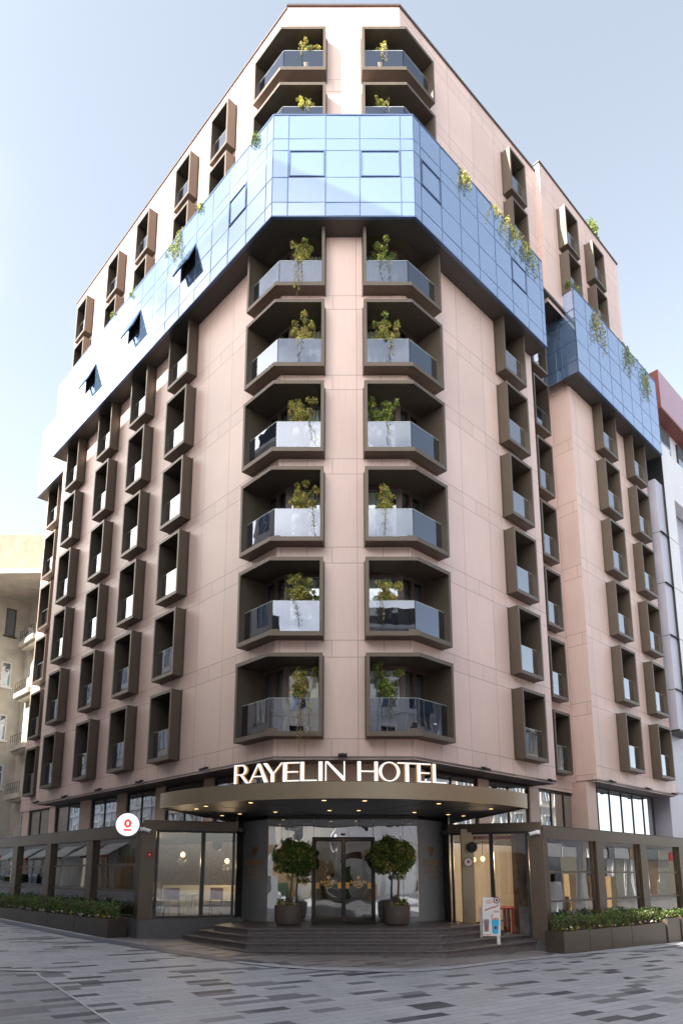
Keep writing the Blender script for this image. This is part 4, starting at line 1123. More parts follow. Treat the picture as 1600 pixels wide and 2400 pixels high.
# ================================================================== shrubs on the corner balconies
def shrub(name, label, loc, kind, seed, vines=1, scale=1.0, dense=1.0, drop=.9, group=None, pot=True):
    x, y, z = loc; rng = random.Random(seed)
    t = thing(name, label, 'potted plant', loc, group)
    if pot:
        m = MB([M['pot'], M['soil']]); m.lathe([(0, z), (.15, z), (.2, z+.05), (.22, z+.5), (.2, z+.5), (.19, z+.46), (0, z+.46)], x, y, 20)
        put('pot', m, t, True); zt = z+.46
    else: zt = z
    sets = {'gold': ['leafy', 'leafg', 'leafm'], 'green': ['leafm', 'leafd', 'leafy'], 'mix': ['leafy', 'leafm', 'leafg'], 'dry': ['leafg', 'leafb', 'leafy'], 'lime': ['leafy', 'leafm', 'leafy']}[kind]
    m = MB([M[k] for k in sets]+[M['trunk']])
    stems = 9
    bl = []
    for k in range(stems):
        th = rng.uniform(0, 2*pi); R = rng.uniform(.05, .40)*scale; H = rng.uniform(.85, 1.5)*scale
        tip = (x+R*cos(th)*1.15, y+R*sin(th), zt+H)
        mid = (x+.5*R*cos(th)+rng.gauss(0, .03), y+.5*R*sin(th), zt+H*.55)
        m.tube([(x+rng.gauss(0, .04), y+rng.gauss(0, .04), zt-.03), mid, tip], [.012, .008, .004], 5, 3)
        bl.append((*tip[:2], tip[2]-.05, .11*scale, .1*scale, .11*scale)); bl.append((mid[0], mid[1], mid[2]+.12*scale, .12*scale, .11*scale, .14*scale))
        for _ in range(2):
            bx = tuple(mid[i]+(tip[i]-mid[i])*rng.uniform(.2, .9)+rng.gauss(0, .09)*scale for i in range(3)); bl.append((*bx, .08*scale, .08*scale, .08*scale))
    clumps(m, bl, int(1500*dense), .07, [4, 3, 2], rng)
    for v in range(vines):
        vine(m, 3, (x+rng.uniform(-.25, .3)*scale, y-.22, zt+.68), drop*rng.uniform(.8, 1.2), rng, 46, .055, (rng.uniform(-.15, .25), 0), out=(0, -.33))
    put('foliage', m, t)
kinds = ['gold', 'mix', 'gold', 'mix', 'gold', 'gold', 'lime', 'gold']
kindR = ['green', 'gold', 'mix', 'green', 'mix', 'green', 'lime', 'gold']
floor_words = {0: 'lowest', 1: 'second', 2: 'third', 3: 'fourth', 4: 'fifth', 5: 'sixth', 7: 'seventh', 8: 'topmost'}
look = {0: 'long trailing stems over the glass', 1: 'thin stems', 2: 'brown trailing end', 3: 'round bushy top', 4: 'hanging vine', 5: 'long dry hanging vine', 7: 'small bright clump', 8: 'sunlit yellow leaves'}
for i, k in enumerate(bayrows):
    z = bz(k)[0]+.14
    shrub('balcony_shrub', 'shrub with '+look[k]+' on the '+floor_words[k]+' left corner balcony', (-1.24-.02*(k > 4), D+.06 if k < 7 else D+.0, z), kinds[i], 60+k, 3 if k in (0, 5) else 1, 1.08 if k < 7 else .72, 1.5, 1.5 if k in (5, 0) else .9, 'shrubs on the corner balconies')
    shrub('balcony_shrub', 'shrub with '+{0: 'fresh green leaves', 1: 'sparse yellow sprigs', 2: 'green and gold halves', 3: 'dense green top', 4: 'mixed leaves and vine', 5: 'full round top', 7: 'lime clump', 8: 'pale trailing stems'}[k]+' on the '+floor_words[k]+' right corner balcony', (1.38, D+.06 if k < 7 else D+.0, z), kindR[i], 80+k, 2 if k in (4, 8, 5) else 1, 1.05 if k < 7 else .7, 1.4, .9, 'shrubs on the corner balconies')
for (x, k, kd, w) in ((-.85, 1, 'green', 'green sprig right of the thin-stemmed shrub on the second left corner balcony'), (-.78, 8, 'gold', 'second yellow shrub beside its neighbour on the topmost left corner balcony')):
    shrub('balcony_shrub', w, (x, D+.1, bz(k)[0]+.14), kd, 99+k, 0, .65, .8, .8, 'shrubs on the corner balconies')

st_ = MB([M['white'], M['maroon']]); sx_, sy_ = PR(.75, .05)
st_.lathe([(0, ROWS[0]+.14), (.13, ROWS[0]+.14), (.13, ROWS[0]+.5), (.16, ROWS[0]+.5), (.16, ROWS[0]+.54), (0, ROWS[0]+.54)], sx_, sy_, 20)
tag(put('side_table', st_), 'small round white side table on the lowest right corner balcony', 'table')
# trailing plants on the band parapet and roof tufts
def parapet_plant(side, t, zt, label, seed, n_v=5, L=1.0, up=.35, w=.45, kd=('leafm', 'leafy', 'leafd'), out=BP, off=0.0):
    Pp, u, n = {'L': (PL, uL, nL), 'R': (PR, uR, nR), 'F': (None, uF, nF)}[side]
    c = (t, D-out+.2) if side == 'F' else Pp(t, out-.2)
    rng = random.Random(seed)
    m = MB([M[k] for k in kd]+[M['trunk']])
    bl = []
    for k in range(10):
        a = rng.uniform(-w, w); h = rng.uniform(.05, up)
        b = (c[0]+u[0]*a, c[1]+u[1]*a, zt+h*.6); bl.append((*b, .12, .12, .05+h*.45))
        m.tube([(c[0]+u[0]*a*.6, c[1]+u[1]*a*.6, zt-.1), b, (b[0]+rng.gauss(0, .08), b[1]+rng.gauss(0, .08), zt+h)], .006, 4, 3)
    clumps(m, bl, int(620*max(.2, w/.45)), .08, [4, 3, 2], rng)
    for v in range(n_v):
        a = rng.uniform(-w, w); p0 = (c[0]+u[0]*a, c[1]+u[1]*a, zt+.06)
        vine(m, 3, p0, L*rng.uniform(.5, 1.1), rng, 95, .075, (u[0]*rng.uniform(-.2, .2), u[1]*rng.uniform(-.2, .2)), (3, 2, 2), (n[0]*.28, n[1]*.28))
    tag(put('trailing_plant', m), label, 'plant', 'plants on the parapets')
Z1 = GZ1+.06
parapet_plant('L', .75, Z1, 'small sparse vine on the blue glass band just left of its front corner', 1, 3, .6, .25, .2, ('leafd', 'leafb', 'leafm'))
parapet_plant('L', 4.1, Z1, 'leafy tuft at the top edge of the left glass band below two window boxes', 2, 2, .35, .4, .35)
parapet_plant('L', 6.0, Z1, 'bushy vine hanging farthest down over the left glass band', 3, 8, 1.3, .5, .5)
parapet_plant('L', 9.9, Z1, 'upright green tuft midway along the left glass band', 4, 1, .3, .6, .3)
parapet_plant('L', 11.4, Z1, 'small tuft on the left glass band beyond the upright one', 5, 1, .3, .25, .25)
parapet_plant('R', 2.7, Z1, 'golden vine hanging over the right glass band nearest the corner', 6, 6, .9, .35, .4, ('leafy', 'leafm', 'leafg'))
parapet_plant('R', 5.0, Z1, 'long golden vine spread along the right glass band', 7, 8, 1.0, .35, .9, ('leafy', 'leafm', 'leafg'))
parapet_plant('R', 6.9, Z1, 'drooping green-gold vine at the end of the right glass band', 8, 8, 1.3, .35, .7, ('leafy', 'leafm', 'leafd'))
Z2 = GZ1+.62+.06
parapet_plant('R', 10.9, Z2, 'dark tuft on the near corner of the far right glass band', 9, 1, .4, .5, .35, ('leafd', 'leafm', 'leafb'))
parapet_plant('R', 13.0, Z2, 'big gold vine hanging on the far right glass band near its corner', 10, 9, 1.9, .4, .55, ('leafy', 'leafm', 'leafb'))
parapet_plant('R', 16.2, Z2, 'green vine on the middle of the far right glass band', 11, 7, 1.6, .5, .5, ('leafd', 'leafm', 'leafy'))
parapet_plant('R', 18.2, Z2, 'last long vine at the end of the far right glass band', 12, 9, 2.1, .4, .5, ('leafm', 'leafd', 'leafy'))
parapet_plant('F', -.42, RT+.08, 'tiny tuft on the roof edge above the pale centre column', 13, 0, .1, .18, .1, out=0)
parapet_plant('F', 1.05, RT+.08, 'tiny sprig on the roof edge above the right corner balcony', 14, 0, .1, .14, .06, out=0)
parapet_plant('R', 3.9, RT+.26, 'thin roof tuft on the right wing near the front', 15, 0, .1, .45, .2, out=0)
parapet_plant('R', 8.8, RT+.5, 'thin roof tuft where the right wing meets the far block', 16, 0, .1, .3, .3, out=0)
parapet_plant('R', 14.6, 33.76, 'big green shrub on the roof edge of the far right block', 17, 2, .4, .9, .6, ('leafm', 'leafd', 'leafy'), out=.4)
parapet_plant('L', 14.6, RT, 'roof tuft far along the left wing', 18, 0, .1, .4, .3, out=0)

# ================================================================== furniture seen through the terrace glass
def table(x, y, z, label, top='red', w=.7, h=.74, leg='red'):
    t = thing('cafe_table', label, 'table', (x, y, z), 'cafe tables')
    m = MB(M[top]); m.box(x-w/2, x+w/2, y-w/2, y+w/2, z+h-.04, z+h); put('tabletop', m, t)
    for sx in (-1, 1):
        for sy in (-1, 1):
            m = MB(M[leg]); cx, cy = x+sx*(w/2-.05), y+sy*(w/2-.05); m.box(cx-.035, cx+.035, cy-.035, cy+.035, z, z+h-.04); put('leg', m, t)
def chair(x, y, z, a, label, mat='maroon', seat='maroon', sh=.46, bh=.9):
    t = thing('cafe_chair', label, 'chair', (x, y, z), 'cafe chairs')
    R = lambda px, py: (x+px*cos(a)-py*sin(a), y+px*sin(a)+py*cos(a))
    m = MB(M[seat]); m.prism([R(-.2, -.2), R(.2, -.2), R(.2, .2), R(-.2, .2)], z+sh-.03, z+sh+.02); put('seat', m, t)
    m = MB(M[mat])
    pts = [R(-.2+.4*k/6, .2+.05*sin(pi*k/6)) for k in range(7)]
    m.prism(pts+[(R(-.2+.4*k/6, .225+.05*sin(pi*k/6))) for k in range(6, -1, -1)], z+sh+.14, z+bh); put('backrest', m, t)
    for px, py in ((-.18, -.18), (.18, -.18), (.18, .18), (-.18, .18)):
        m = MB(M['brown' if mat == 'maroon' else mat]); q, r = R(px*1.1, py*1.1), R(px, py); m.tube([(*q, z), (*r, z+sh-.02)]+([(*R(px, .21), z+sh+.2)] if py > 0 else []), .014, 6); put('leg', m, t)
def tp(Pp, t, d): return Pp(t, d)
zl, zr_ = .40, .12
# left terrace
x, y = -3.55, 18.1
ct = MB([M['cream'], M['white']]); ct.box(-3.6, -2.75, 18.75, 19.3, zl, zl+.55, 0); ct.box(-4.9, -2.78, 19.35, 19.5, zl, zl+.95, 0)
tag(put('cafe_bench', ct), 'pale green upholstered bench inside the left terrace', 'bench')
chair(-4.25, 17.75, zl, .3, 'dark red cafe chair nearest the left bronze pillar')
chair(-3.35, 18.2, zl, -.5, 'dark red cafe chair in front of the pale bench')
t = thing('cafe_table', 'thin white-legged table between the two dark red chairs', 'table', (-3.85, 18.0, zl), 'cafe tables')
m = MB(M['white']); m.lathe([(0, zl+.72), (.3, zl+.72), (.3, zl+.75), (0, zl+.75)], -3.85, 18.0, 24); put('tabletop', m, t)
for dx in (-.14, -.05, .05, .14):
    m = MB(M['white']); m.tube([(-3.85+dx, 18.0, zl), (-3.85+dx*.8, 18.0, zl+.72)], .012, 6); put('leg', m, t)
for i, (tt, dd) in enumerate(((.45, 3.2), (2.0, 2.6), (4.2, 3.0), (6.4, 2.8))):
    p = PL(tt, dd); chair(p[0], p[1], zl, .9, 'brown slatted chair in the left terrace, '+['at the corner by the pillar', 'behind the first window', 'behind the second window', 'behind the third window'][i], 'wood', 'wood', .6, 1.05)
def pendant(x, y, z, L, label, mat='lampdim'):
    t = thing('pendant_lamp', label, 'lamp', (x, y, z), 'lamps inside the terraces')
    m = MB(M['black']); m.tube([(x, y, z+L), (x, y, z+.1)], .008, 5); put('cord', m, t)
    m = MB([M[mat], M['black']]); m.lathe([(0, z-.02), (.05, z), (.065, z+.06), (.03, z+.11), (0, z+.12)], x, y, 14, 0); put('bulb', m, t, True)
pendant(-4.15, 18.3, 2.1, .5, 'warm lamp hanging inside the left terrace near the pillar'); pendant(-3.1, 19.0, 1.95, .6, 'warm lamp hanging over the pale bench')
p = PL(3.9, 1.6); pendant(*p, 2.0, .5, 'warm lamp deep in the left terrace behind the second window')
# plant in left terrace
p = PL(6.9, 3.3); shrub('indoor_plant', 'dark leafy plant inside the left terrace behind its third window', (*p, zl), 'green', 31, 0, .8, 1.3)
# right terrace: red tables and bar
table(3.95, 17.55, zr_, 'bright red table behind the poster board', 'red', .55, .72)
table(4.42, 18.2, zr_, 'bright red table against the brick pier of the right terrace', 'red', .5, .72)
for i, (tt, dd) in enumerate(((.9, 3.0), (2.1, 2.6), (3.7, 3.1), (4.8, 2.7), (6.7, 3.0))):
    p = PR(tt, dd); w = ['first', 'second', 'third', 'fourth', 'fifth'][i]
    table(p[0], p[1], zr_, 'red table inside the right terrace, '+w+' from the brick pier', 'red', .65, .74)
    p = PR(tt+.55, dd+.1); chair(p[0], p[1], zr_, .7, 'red chair behind the red table '+w+' from the brick pier', 'red', 'red', .46, .86)
pr = MB(M['brick']); pr.box(4.28, 4.55, 17.15, 17.6, zr_, 2.66)
tag(put('brick_pier', pr), 'dark brick pier inside the right terrace corner', 'pier')
pl_ = MB([M['canopy'], M['black']]); pl_.box(2.98, 3.28, 17.35, 17.5, zr_, 2.75)
tag(put('bronze_pier', pl_), 'flat bronze pier behind the round badge by the side door', 'pier')
sp_ = thing('wall_speaker', 'round black speaker high on the bronze pier by the side door', 'speaker', (3.2, 17.2, 2.3))
m = MB(M['black']); m.tube([(3.2, 17.34, 2.33), (3.22, 17.2, 2.30)], [.05, .12], 16); m.tube([(3.22, 17.2, 2.30), (3.23, 17.16, 2.29)], [.13, .12], 16); put('housing', m, sp_, True)
sp_ = thing('wall_speaker', 'round black speaker high inside the left terrace by the entrance', 'speaker', (-3.15, 17.9, 2.35))
m = MB(M['black']); m.tube([(-3.15, 18.0, 2.4), (-3.17, 17.85, 2.36)], [.05, .12], 16); m.tube([(-3.17, 17.85, 2.36), (-3.175, 17.81, 2.35)], [.13, .12], 16); put('housing', m, sp_, True)
p = (3.75, 18.6); pendant(*p, 2.0, .5, 'bright warm lamp inside the right side door', 'lamp')
p = (3.55, 18.8); pendant(*p, 1.98, .5, 'second warm lamp deeper behind the right side door', 'lamp')
def glow(x, y, z, e_):  # warm point lights at the lamps, some added without one to brighten interiors
    ld = bpy.data.lights.new('lamp_fill_light', 'POINT'); ld.energy = e_; ld.color = (1, .74, .45); ld.shadow_soft_size = .12
    lo = bpy.data.objects.new('lamp_fill_light', ld); COL.objects.link(lo); lo.location = (x, y, z)
for x, y, z, e_ in ((-4.15, 18.3, 2.0, 14), (-3.1, 19.0, 1.85, 14), (*PL(3.9, 1.6), 1.9, 16), (*PL(6.6, 2.2), 2.1, 12), (3.75, 18.6, 1.9, 10), (*PR(1.6, 2.4), 2.1, 22), (*PR(3.7, 2.2), 1.9, 22), (*PR(6.2, 2.2), 2.1, 18), (.04, 18.8, 2.7, 6)): glow(x, y, z, e_*(.4 if x < 0 else .25 if abs(x-3.75) < .01 else 1.1))
rl = thing('ring_lamp', 'large glowing ring lamp hanging behind the second right terrace window', 'lamp', (*PR(3.5, 2.2), 1.6))
m = MB(M['lamp']); c = PR(3.7, 2.4)
pts = [(c[0]+uR[0]*.55*cos(2*pi*k/40), c[1]+uR[1]*.55*cos(2*pi*k/40), 1.62+.42*sin(2*pi*k/40)) for k in range(41)]
m.tube(pts, .016, 6); put('ring', m, rl)
rb = MB([M['red']]); rb.bar((3.75, 17.9), (.98, -.18), (-.18, -.98), -.6, .8, 0, .03, 2.52, 2.62)
tag(put('red_strip', rb), 'red strip under the ceiling of the right side door', 'trim')

# ================================================================== neighbouring buildings
nb0 = add(add(BL, uR, 2.2), uL, 29.9)
C0 = add(nb0, nL, -.45)
lb = thing('apartment_building', 'old cream apartment block with weathered parapet at the left edge', 'building', (*C0, 0))
m = MB([M['stucco'], M['stuccop']])
ms = add(nb0, nL, -.45)
def nbw(mb, P, u, a0, a1, z0, z1, holes, mi=0):
    i = len(mb.f); wall(mb, P, u, (a0, a1), (z0, z1), holes); 
    for k in range(i, len(mb.f)): mb.mi[k] = mi
winB = [(.72, 1.35, 16.8, 18.65), (.72, 1.32, 13.4, 15.05), (.72, 1.38, 9.95, 11.6), (.65, 1.3, 6.9, 8.4), (.6, 1.3, 3.6, 5.2)]
winS = [(2.1, 2.9, 13.0, 15.0), (2.1, 2.9, 9.6, 11.5), (2.1, 2.9, 6.6, 8.4), (2.1, 2.9, 16.4, 18.4), (1.9, 2.9, 3.3, 5.2)]
mS = (-uL[0], -uL[1])
nbw(m, C0, nL, 0, 7, -2, 19.8, winB+[(a+2.6, b+2.8, c, d) for a, b, c, d in winB])
nbw(m, C0, mS, 0, 6, -2, 19.7, winS)
m.prism([add(add(C0, nL, -.3), mS, 7), add(add(C0, nL, 7), mS, -.35), add(add(C0, nL, 7), uL, 8), add(add(C0, nL, -8), uL, 8), add(add(C0, nL, -8), mS, 7)], 19.3, 19.6, 0)
P7 = add(C0, nL, 7)
nbw(m, P7, uL, 0, 12, -2, 19.8, [])
put('wall', m, lb)
m = MB([M['parapet']])
m.bar(C0, nL, mS, .0, 7.2, 0, .5, 19.45, 19.75); m.bar(C0, mS, nL, .5, 7.0, 0, .5, 19.45, 19.75)
m.bar(C0, nL, mS, .5, 7.2, .38, .5, 19.75, 20.9); m.bar(C0, mS, nL, .5, 7.0, .38, .5, 19.75, 20.8)
m.prism([add(add(C0, nL, .38), mS, .38), add(add(C0, nL, .5), mS, .38), add(add(C0, nL, .5), mS, .5), add(add(C0, nL, .38), mS, .5)], 19.75, 20.9)
put('parapet', m, lb)
m = MB([M['stuccop'], M['rust']]); c2 = add(add(C0, nL, -2.0), uL, 2.5)
m.prism([add(c2, nL, 9), add(c2, mS, 8.5), add(add(c2, mS, 8.5), uR, 5), add(add(c2, uR, 5), nL, 0), add(add(c2, nL, 9), uL, 4)], 19.5, lambda x, y: 22.7)
put('attic_wall', m, lb)
for (a, b, z0, z1), fr in zip(winB, ['brown', 'white', 'white', 'white', 'white']):
    f = MB(M[fr]); w = .07
    f.bar(C0, nL, mS, a, b, -.08, .0, z0, z0+w); f.bar(C0, nL, mS, a, b, -.08, .0, z1-w, z1); f.bar(C0, nL, mS, a, a+w, -.08, 0, z0+w, z1-w); f.bar(C0, nL, mS, b-w, b, -.08, 0, z0+w, z1-w)
    if fr == 'white': f.bar(C0, nL, mS, a+w, b-w, -.07, -.01, z0+(z1-z0)*.68, z0+(z1-z0)*.68+.05)
    f.bar(C0, nL, mS, a-.1, b+.1, 0, .1, z0-.1, z0-.02)
    fo = put('window', f, lb); g = MB(M['pwin']); g.bar(C0, nL, mS, a+w, b-w, -.06, -.05, z0+w, z1-w); put('pane', g, fo)
for i, (a, b, z0, z1) in enumerate(winS):
    f = MB(M['white']); w = .07
    f.bar(C0, mS, nL, a, b, -.08, .0, z1-w, z1); f.bar(C0, mS, nL, a, a+w, -.08, 0, z0, z1-w); f.bar(C0, mS, nL, b-w, b, -.08, 0, z0, z1-w); f.bar(C0, mS, nL, a+w, b-w, -.07, -.01, z0+1.2, z0+1.25)
    fo = put('window', f, lb); g = MB(M['pwin']); g.bar(C0, mS, nL, a+w, b-w, -.06, -.05, z0, z1-w); put('pane', g, fo)
    f = MB(M['stucco']); f.bar(C0, mS, nL, .9, 3.4, 0, .75, z0-.5, z0-.2); f.bar(C0, mS, nL, .98, 3.3, 0, .55, z0-.65, z0-.5); bo = put('balcony_slab', f, lb)
    r = MB(M['black'])
    for zz in (z0+.1, z0+.45): r.bar(C0, mS, nL, .95, 3.3, .68, .70, zz, zz+.02)
    for k in range(7): r.bar(C0, mS, nL, .95+.38*k, .965+.38*k, .68, .70, z0-.2, z0+.46)
    put('railing', r, bo)
ac = MB([M['white'], M['black'], M['trunk']]); P = add(C0, mS, 1.0)
ac.bar(C0, mS, nL, .75, 1.5, .05, .4, 16.55, 17.15, 0)
for k in range(7): ac.bar(C0, mS, nL, .8, 1.45, .4, .405, 16.62+.07*k, 16.65+.07*k, 1)
ac.bar(C0, mS, nL, .74, .752, .08, .38, 16.6, 17.1, 1)
ac.bar(C0, mS, nL, .8, .85, 0, .45, 16.48, 16.55, 2); ac.bar(C0, mS, nL, 1.4, 1.45, 0, .45, 16.48, 16.55, 2)
tag(put('air_conditioner', ac), 'boxy air conditioner on brackets on the old cream apartment block', 'air conditioner')

# right neighbour
rn = thing('office_building', 'pale lilac-panelled office building with rose roof band at the right edge', 'building', (*PR(20, 0), 0))
P0 = PR(0, 0)
m = MB([M['lilac'], M['lilacw'], M['black']])
m.bar(P0, uR, nR, 19.3, 45, -6, -.35, -2, 24.6, 0)
m.bar(P0, uR, nR, 19.35, 20.3, -.35, .35, 8.6, 22.0, 0); m.bar(P0, uR, nR, 20.31, 21.6, -.3, .45, 8.6, 24.6, 1)
m.bar(P0, uR, nR, 19.35, 21.6, -.33, .40, 8.5, 8.6, 2)
m.bar(P0, uR, nR, 21.6, 45, -.3, .3, 21.9, 24.6, 1)
for z in (10.6, 13.4, 16.2, 19.0, 5.6, 2.8): m.bar(P0, uR, nR, 19.34, 21.61, -.31, .456 if z > 8 else -.34, z, z+.025, 2)
m.bar(P0, uR, nR, 20.29, 20.32, -.3, .458, 8.6, 24.6, 2)
put('wall', m, rn)
m = MB([M['rose'], M['rust']]); m.bar(P0, uR, nR, 20.9, 46, -6, .5, 27.0, 29.3, 0); m.bar(P0, uR, nR, 20.9, 46, -.3, .49, 26.9, 27.0, 1)
m.bar(P0, uR, nR, 20.88, 20.9, -.3, .5, 26.9, 29.3, 1)
put('roof_band', m, rn)
m = MB([M['lilacw'], M['black']]); m.bar(P0, uR, nR, 20.9, 46, -6, -.2, 24.6, 26.9, 0); put('upper_wall', m, rn)
for k in range(8):
    a = 22.0+2.6*k
    f = MB(M['black']); f.bar(P0, uR, nR, a, a+1.5, -.2, -.12, 24.7, 26.7); fo = put('window', f, rn)
    g = MB(M['pwin']); g.bar(P0, uR, nR, a+.07, a+1.43, -.12, -.11, 24.77, 26.63); put('pane', g, fo)
    for j in range(6):
        zz = 3+3.1*j
        f = MB(M['black']); f.bar(P0, uR, nR, a, a+1.5, -.35, -.30, zz, zz+1.7); fo = put('window', f, rn)
        g = MB(M['pwin']); g.bar(P0, uR, nR, a+.07, a+1.43, -.30, -.29, zz+.07, zz+1.63); put('pane', g, fo)

# unseen buildings across the streets and behind the viewer, sized to shade the place and show in the glass
def opposite(name, label, P, u, n, a0, a1, H, mat, seed, depth=8, floors=3.4, arch=False, awn=None):
    rng = random.Random(seed); c = add(P, u, (a0+a1)/2)
    t = thing(name, label, 'building', (c[0], c[1], 0))
    m = MB([M[mat], M['slate']])
    m.bar(P, u, n, a0, a1, -depth, 0, -3, H-1.8, 0)
    q = [add(add(P, u, a0), n, -.2), add(add(P, u, a1), n, -.2), add(add(P, u, a1), n, -depth), add(add(P, u, a0), n, -depth)]
    m.prism(q, H-1.8, H, 1)
    k = 1
    while k*floors < H-3: m.bar(P, u, n, a0-.05, a1+.05, 0, .22, k*floors+.6, k*floors+.8, 0); k += 1
    m.bar(P, u, n, a0-.1, a1+.1, 0, .5, H-2.0, H-1.7, 0)
    x = a0+1.0
    while x < a1-1.6:
        m.bar(P, u, n, x-.55, x-.3, 0, .12, 4.2, H-2, 0); x += 2.4
    put('wall', m, t)
    m = MB([M['farwin'], M['stone2']]); k = 1
    while k*floors < H-3.2:
        x = a0+1.0; 
        while x < a1-1.6:
            z = k*floors+1.2
            m.bar(P, u, n, x, x+1.15, .0, .05, z, z+1.9, 0)
            m.bar(P, u, n, x-.12, x, 0, .10, z-.1, z+2.0, 1); m.bar(P, u, n, x+1.15, x+1.27, 0, .10, z-.1, z+2.0, 1); m.bar(P, u, n, x-.12, x+1.27, 0, .16, z+2.0, z+2.15, 1)
            m.bar(P, u, n, x+.55, x+.60, .05, .09, z, z+1.9, 1)
            x += 2.4
        k += 1
    o = put('windows', m, t); o['kind'] = 'stuff'
    m = MB([M['farwin'], M['stone2'], M['red'], M['white'], M['wood'], M['cream'], M['leafh'], M['shopglow']]); x = a0+.4
    while x < a1-1.2:
        w_ = rng.uniform(.8, 3.2); w_ = min(w_, a1-.3-x); k_ = rng.choice([0, 0, 7, 3, 4, 5])
        m.bar(P, u, n, x, x+w_, .0, .06, .25, 2.7, k_); m.bar(P, u, n, x, x+w_, 0, .14, 2.72, rng.uniform(3.1, 3.5), rng.choice([2, 3, 3, 4, 5, 0]))
        for q_ in range(rng.choice([0, 1, 2])): z_ = x+rng.uniform(.1, w_-.2); m.bar(P, u, n, z_, z_+.07, .06, .1, .25, 2.7, 3)
        if rng.random() < .4: z_ = x+rng.uniform(0, w_); m.bar(P, u, n, z_-.3, z_+.3, .5, .9, -.4, rng.uniform(1.0, 2.2), rng.choice([6, 6, 4, 3]))
        x += w_+rng.uniform(.1, .5)
    o = put('shopfronts', m, t); o['kind'] = 'stuff'
    if awn:
        m = MB(M[awn]); x = a0+1
        while x < a1-3:
            if rng.random() < .6:
                q_ = lambda a, d, z: (P[0]+u[0]*a+n[0]*d, P[1]+u[1]*a+n[1]*d, z)
                v = [q_(x, .1, 3.5), q_(x+2.4, .1, 3.5), q_(x+2.4, 1.3, 2.8), q_(x, 1.3, 2.8)]
                m.face(v); m.face([(a, b, c_-.04) for a, b, c_ in v[::-1]])
            x += 3.3
        if m.v: put('awning', m, t)
    return t
LO = 15.0
Pl = PL(0, LO); nl_ = (-nL[0], -nL[1])
HL = 33.6
opposite('townhouse', 'low pale stone townhouse across the left street, nearest the plaza', Pl, uL, nl_, -13.5, -2.5, 17, 'stone2', 1, awn='red')
opposite('townhouse', 'tall beige townhouse across the left street, second from the plaza', Pl, uL, nl_, -2.45, 9, HL+2.6, 'stone1', 2, awn='white')
opposite('townhouse', 'tall pale townhouse across the left street, third from the plaza', Pl, uL, nl_, 9.05, 21.5, HL-.3, 'stone2', 9, awn='white')
opposite('townhouse', 'grey townhouse across the left street, far along the row', Pl, uL, nl_, 21.55, 75, 23, 'stone3', 3, awn='white')
Pr_ = PR(0, 16.5); nr_ = (-nR[0], -nR[1])
opposite('townhouse', 'cream townhouse across the right street, near the plaza', Pr_, uR, nr_, -7, 9, 13, 'stone2', 4, awn='red')
opposite('townhouse', 'grey office block across the right street', Pr_, uR, nr_, 9.05, 26, 16, 'stone3', 5, awn='red')
opposite('townhouse', 'beige corner house far along the right street', Pr_, uR, nr_, 26.05, 45, 15, 'stone1', 6)
opposite('townhouse', 'pale stone house facing the hotel from behind the viewer, left one', (0, -15), (1, 0), (0, 1), -7.5, -.3, 21, 'stone1', 7, awn='red')
opposite('townhouse', 'beige house facing the hotel from behind the viewer, right one', (0, -15), (1, 0), (0, 1), -.25, 8, 23.5, 'stone3', 8, awn='white')

# ================================================================== ground
m = MB(M['pave']); G = 110
xs = [-60, -20, -8, 0, 8, 20, 60]
for a, b in zip([-G]+xs, xs+[G]):
    m.face([(a, -G, gz(a)), (b, -G, gz(b)), (b, 160, gz(b)), (a, 160, gz(a))])
tag(m.build('ground'), 'grey and charcoal stone paving of the plaza', None, None, 'structure')
def strip(name, pts, w, mat, lift, label):
    m = MB(M[mat])
    for (x0, y0), (x1, y1) in zip(pts[:-1], pts[1:]):
        L = hypot(x1-x0, y1-y0); nx, ny = -(y1-y0)/L*w/2, (x1-x0)/L*w/2
        q = [(x0+nx, y0+ny), (x0-nx, y0-ny), (x1-nx, y1-ny), (x1+nx, y1+ny)]
        m.face([(x, y, gz(x)+lift) for x, y in q][::1])
        f = m.v[-4:]
    tag(m.build(name), label, None, None, 'structure')
# apron of finer paving round the steps
ap = [PL(1.0, 4.95), (-2.1, 13.45), (-.7, 12.75), (1.2, 12.9), PR(-.9, 5.0), PR(-.5, 4.0), (2, 16), (-2, 16), PL(-.1, 4.0)]
m = MB(M['pavew']); m.face([(x, y, gz(x)+.004) for x, y in ap][::-1] if False else [(x, y, gz(x)+.004) for x, y in ap])
tag(m.build('apron_paving'), 'warm small paving between the steps and the pale kerb line', None, None, 'structure')
m = MB(M['paved']); m.face([(x, y, gz(x)+.003) for x, y in ((-20, 3), (-1.0, 5.5), (-2.1, 7.2), (-3.3, 9.0), (-4.6, 10.95), (-9, 11.0), (-20, 11.0))][::1])
tag(m.build('dark_paving'), 'darker paving field at lower left beyond the diagonal joint', None, None, 'structure')
strip('slate_strip', [PL(14, 5.0), PL(.8, 5.0), (-2.35, 13.45), (-1.5, 13.05)], .42, 'kerbd', .008, 'blue-grey slate strip running along the planters')
arcp = [(-1.9, 13.0), (-1.2, 12.6), (-.4, 12.35), (.5, 12.3), (1.3, 12.5), (2.0, 13.05), (3.4, 14.45), (4.9, 15.85), PR(2, 5.0), PR(14, 5.0)]
strip('pale_kerb', arcp, .2, 'kerbw', .012, 'pale stone kerb line curving in front of the steps')
strip('pale_kerb', [(-12, 11.1), (-8, 11.1), (-4.45, 11.25)], .16, 'kerbw', .012, 'short pale stone line in the paving at lower left')
strip('pale_kerb', [(-4.6, 10.9), (-3.3, 9.0), (-2.1, 7.2), (-1.0, 5.5)], .03, 'kerbw', .010, 'thin pale joint running diagonally across the lower left paving')

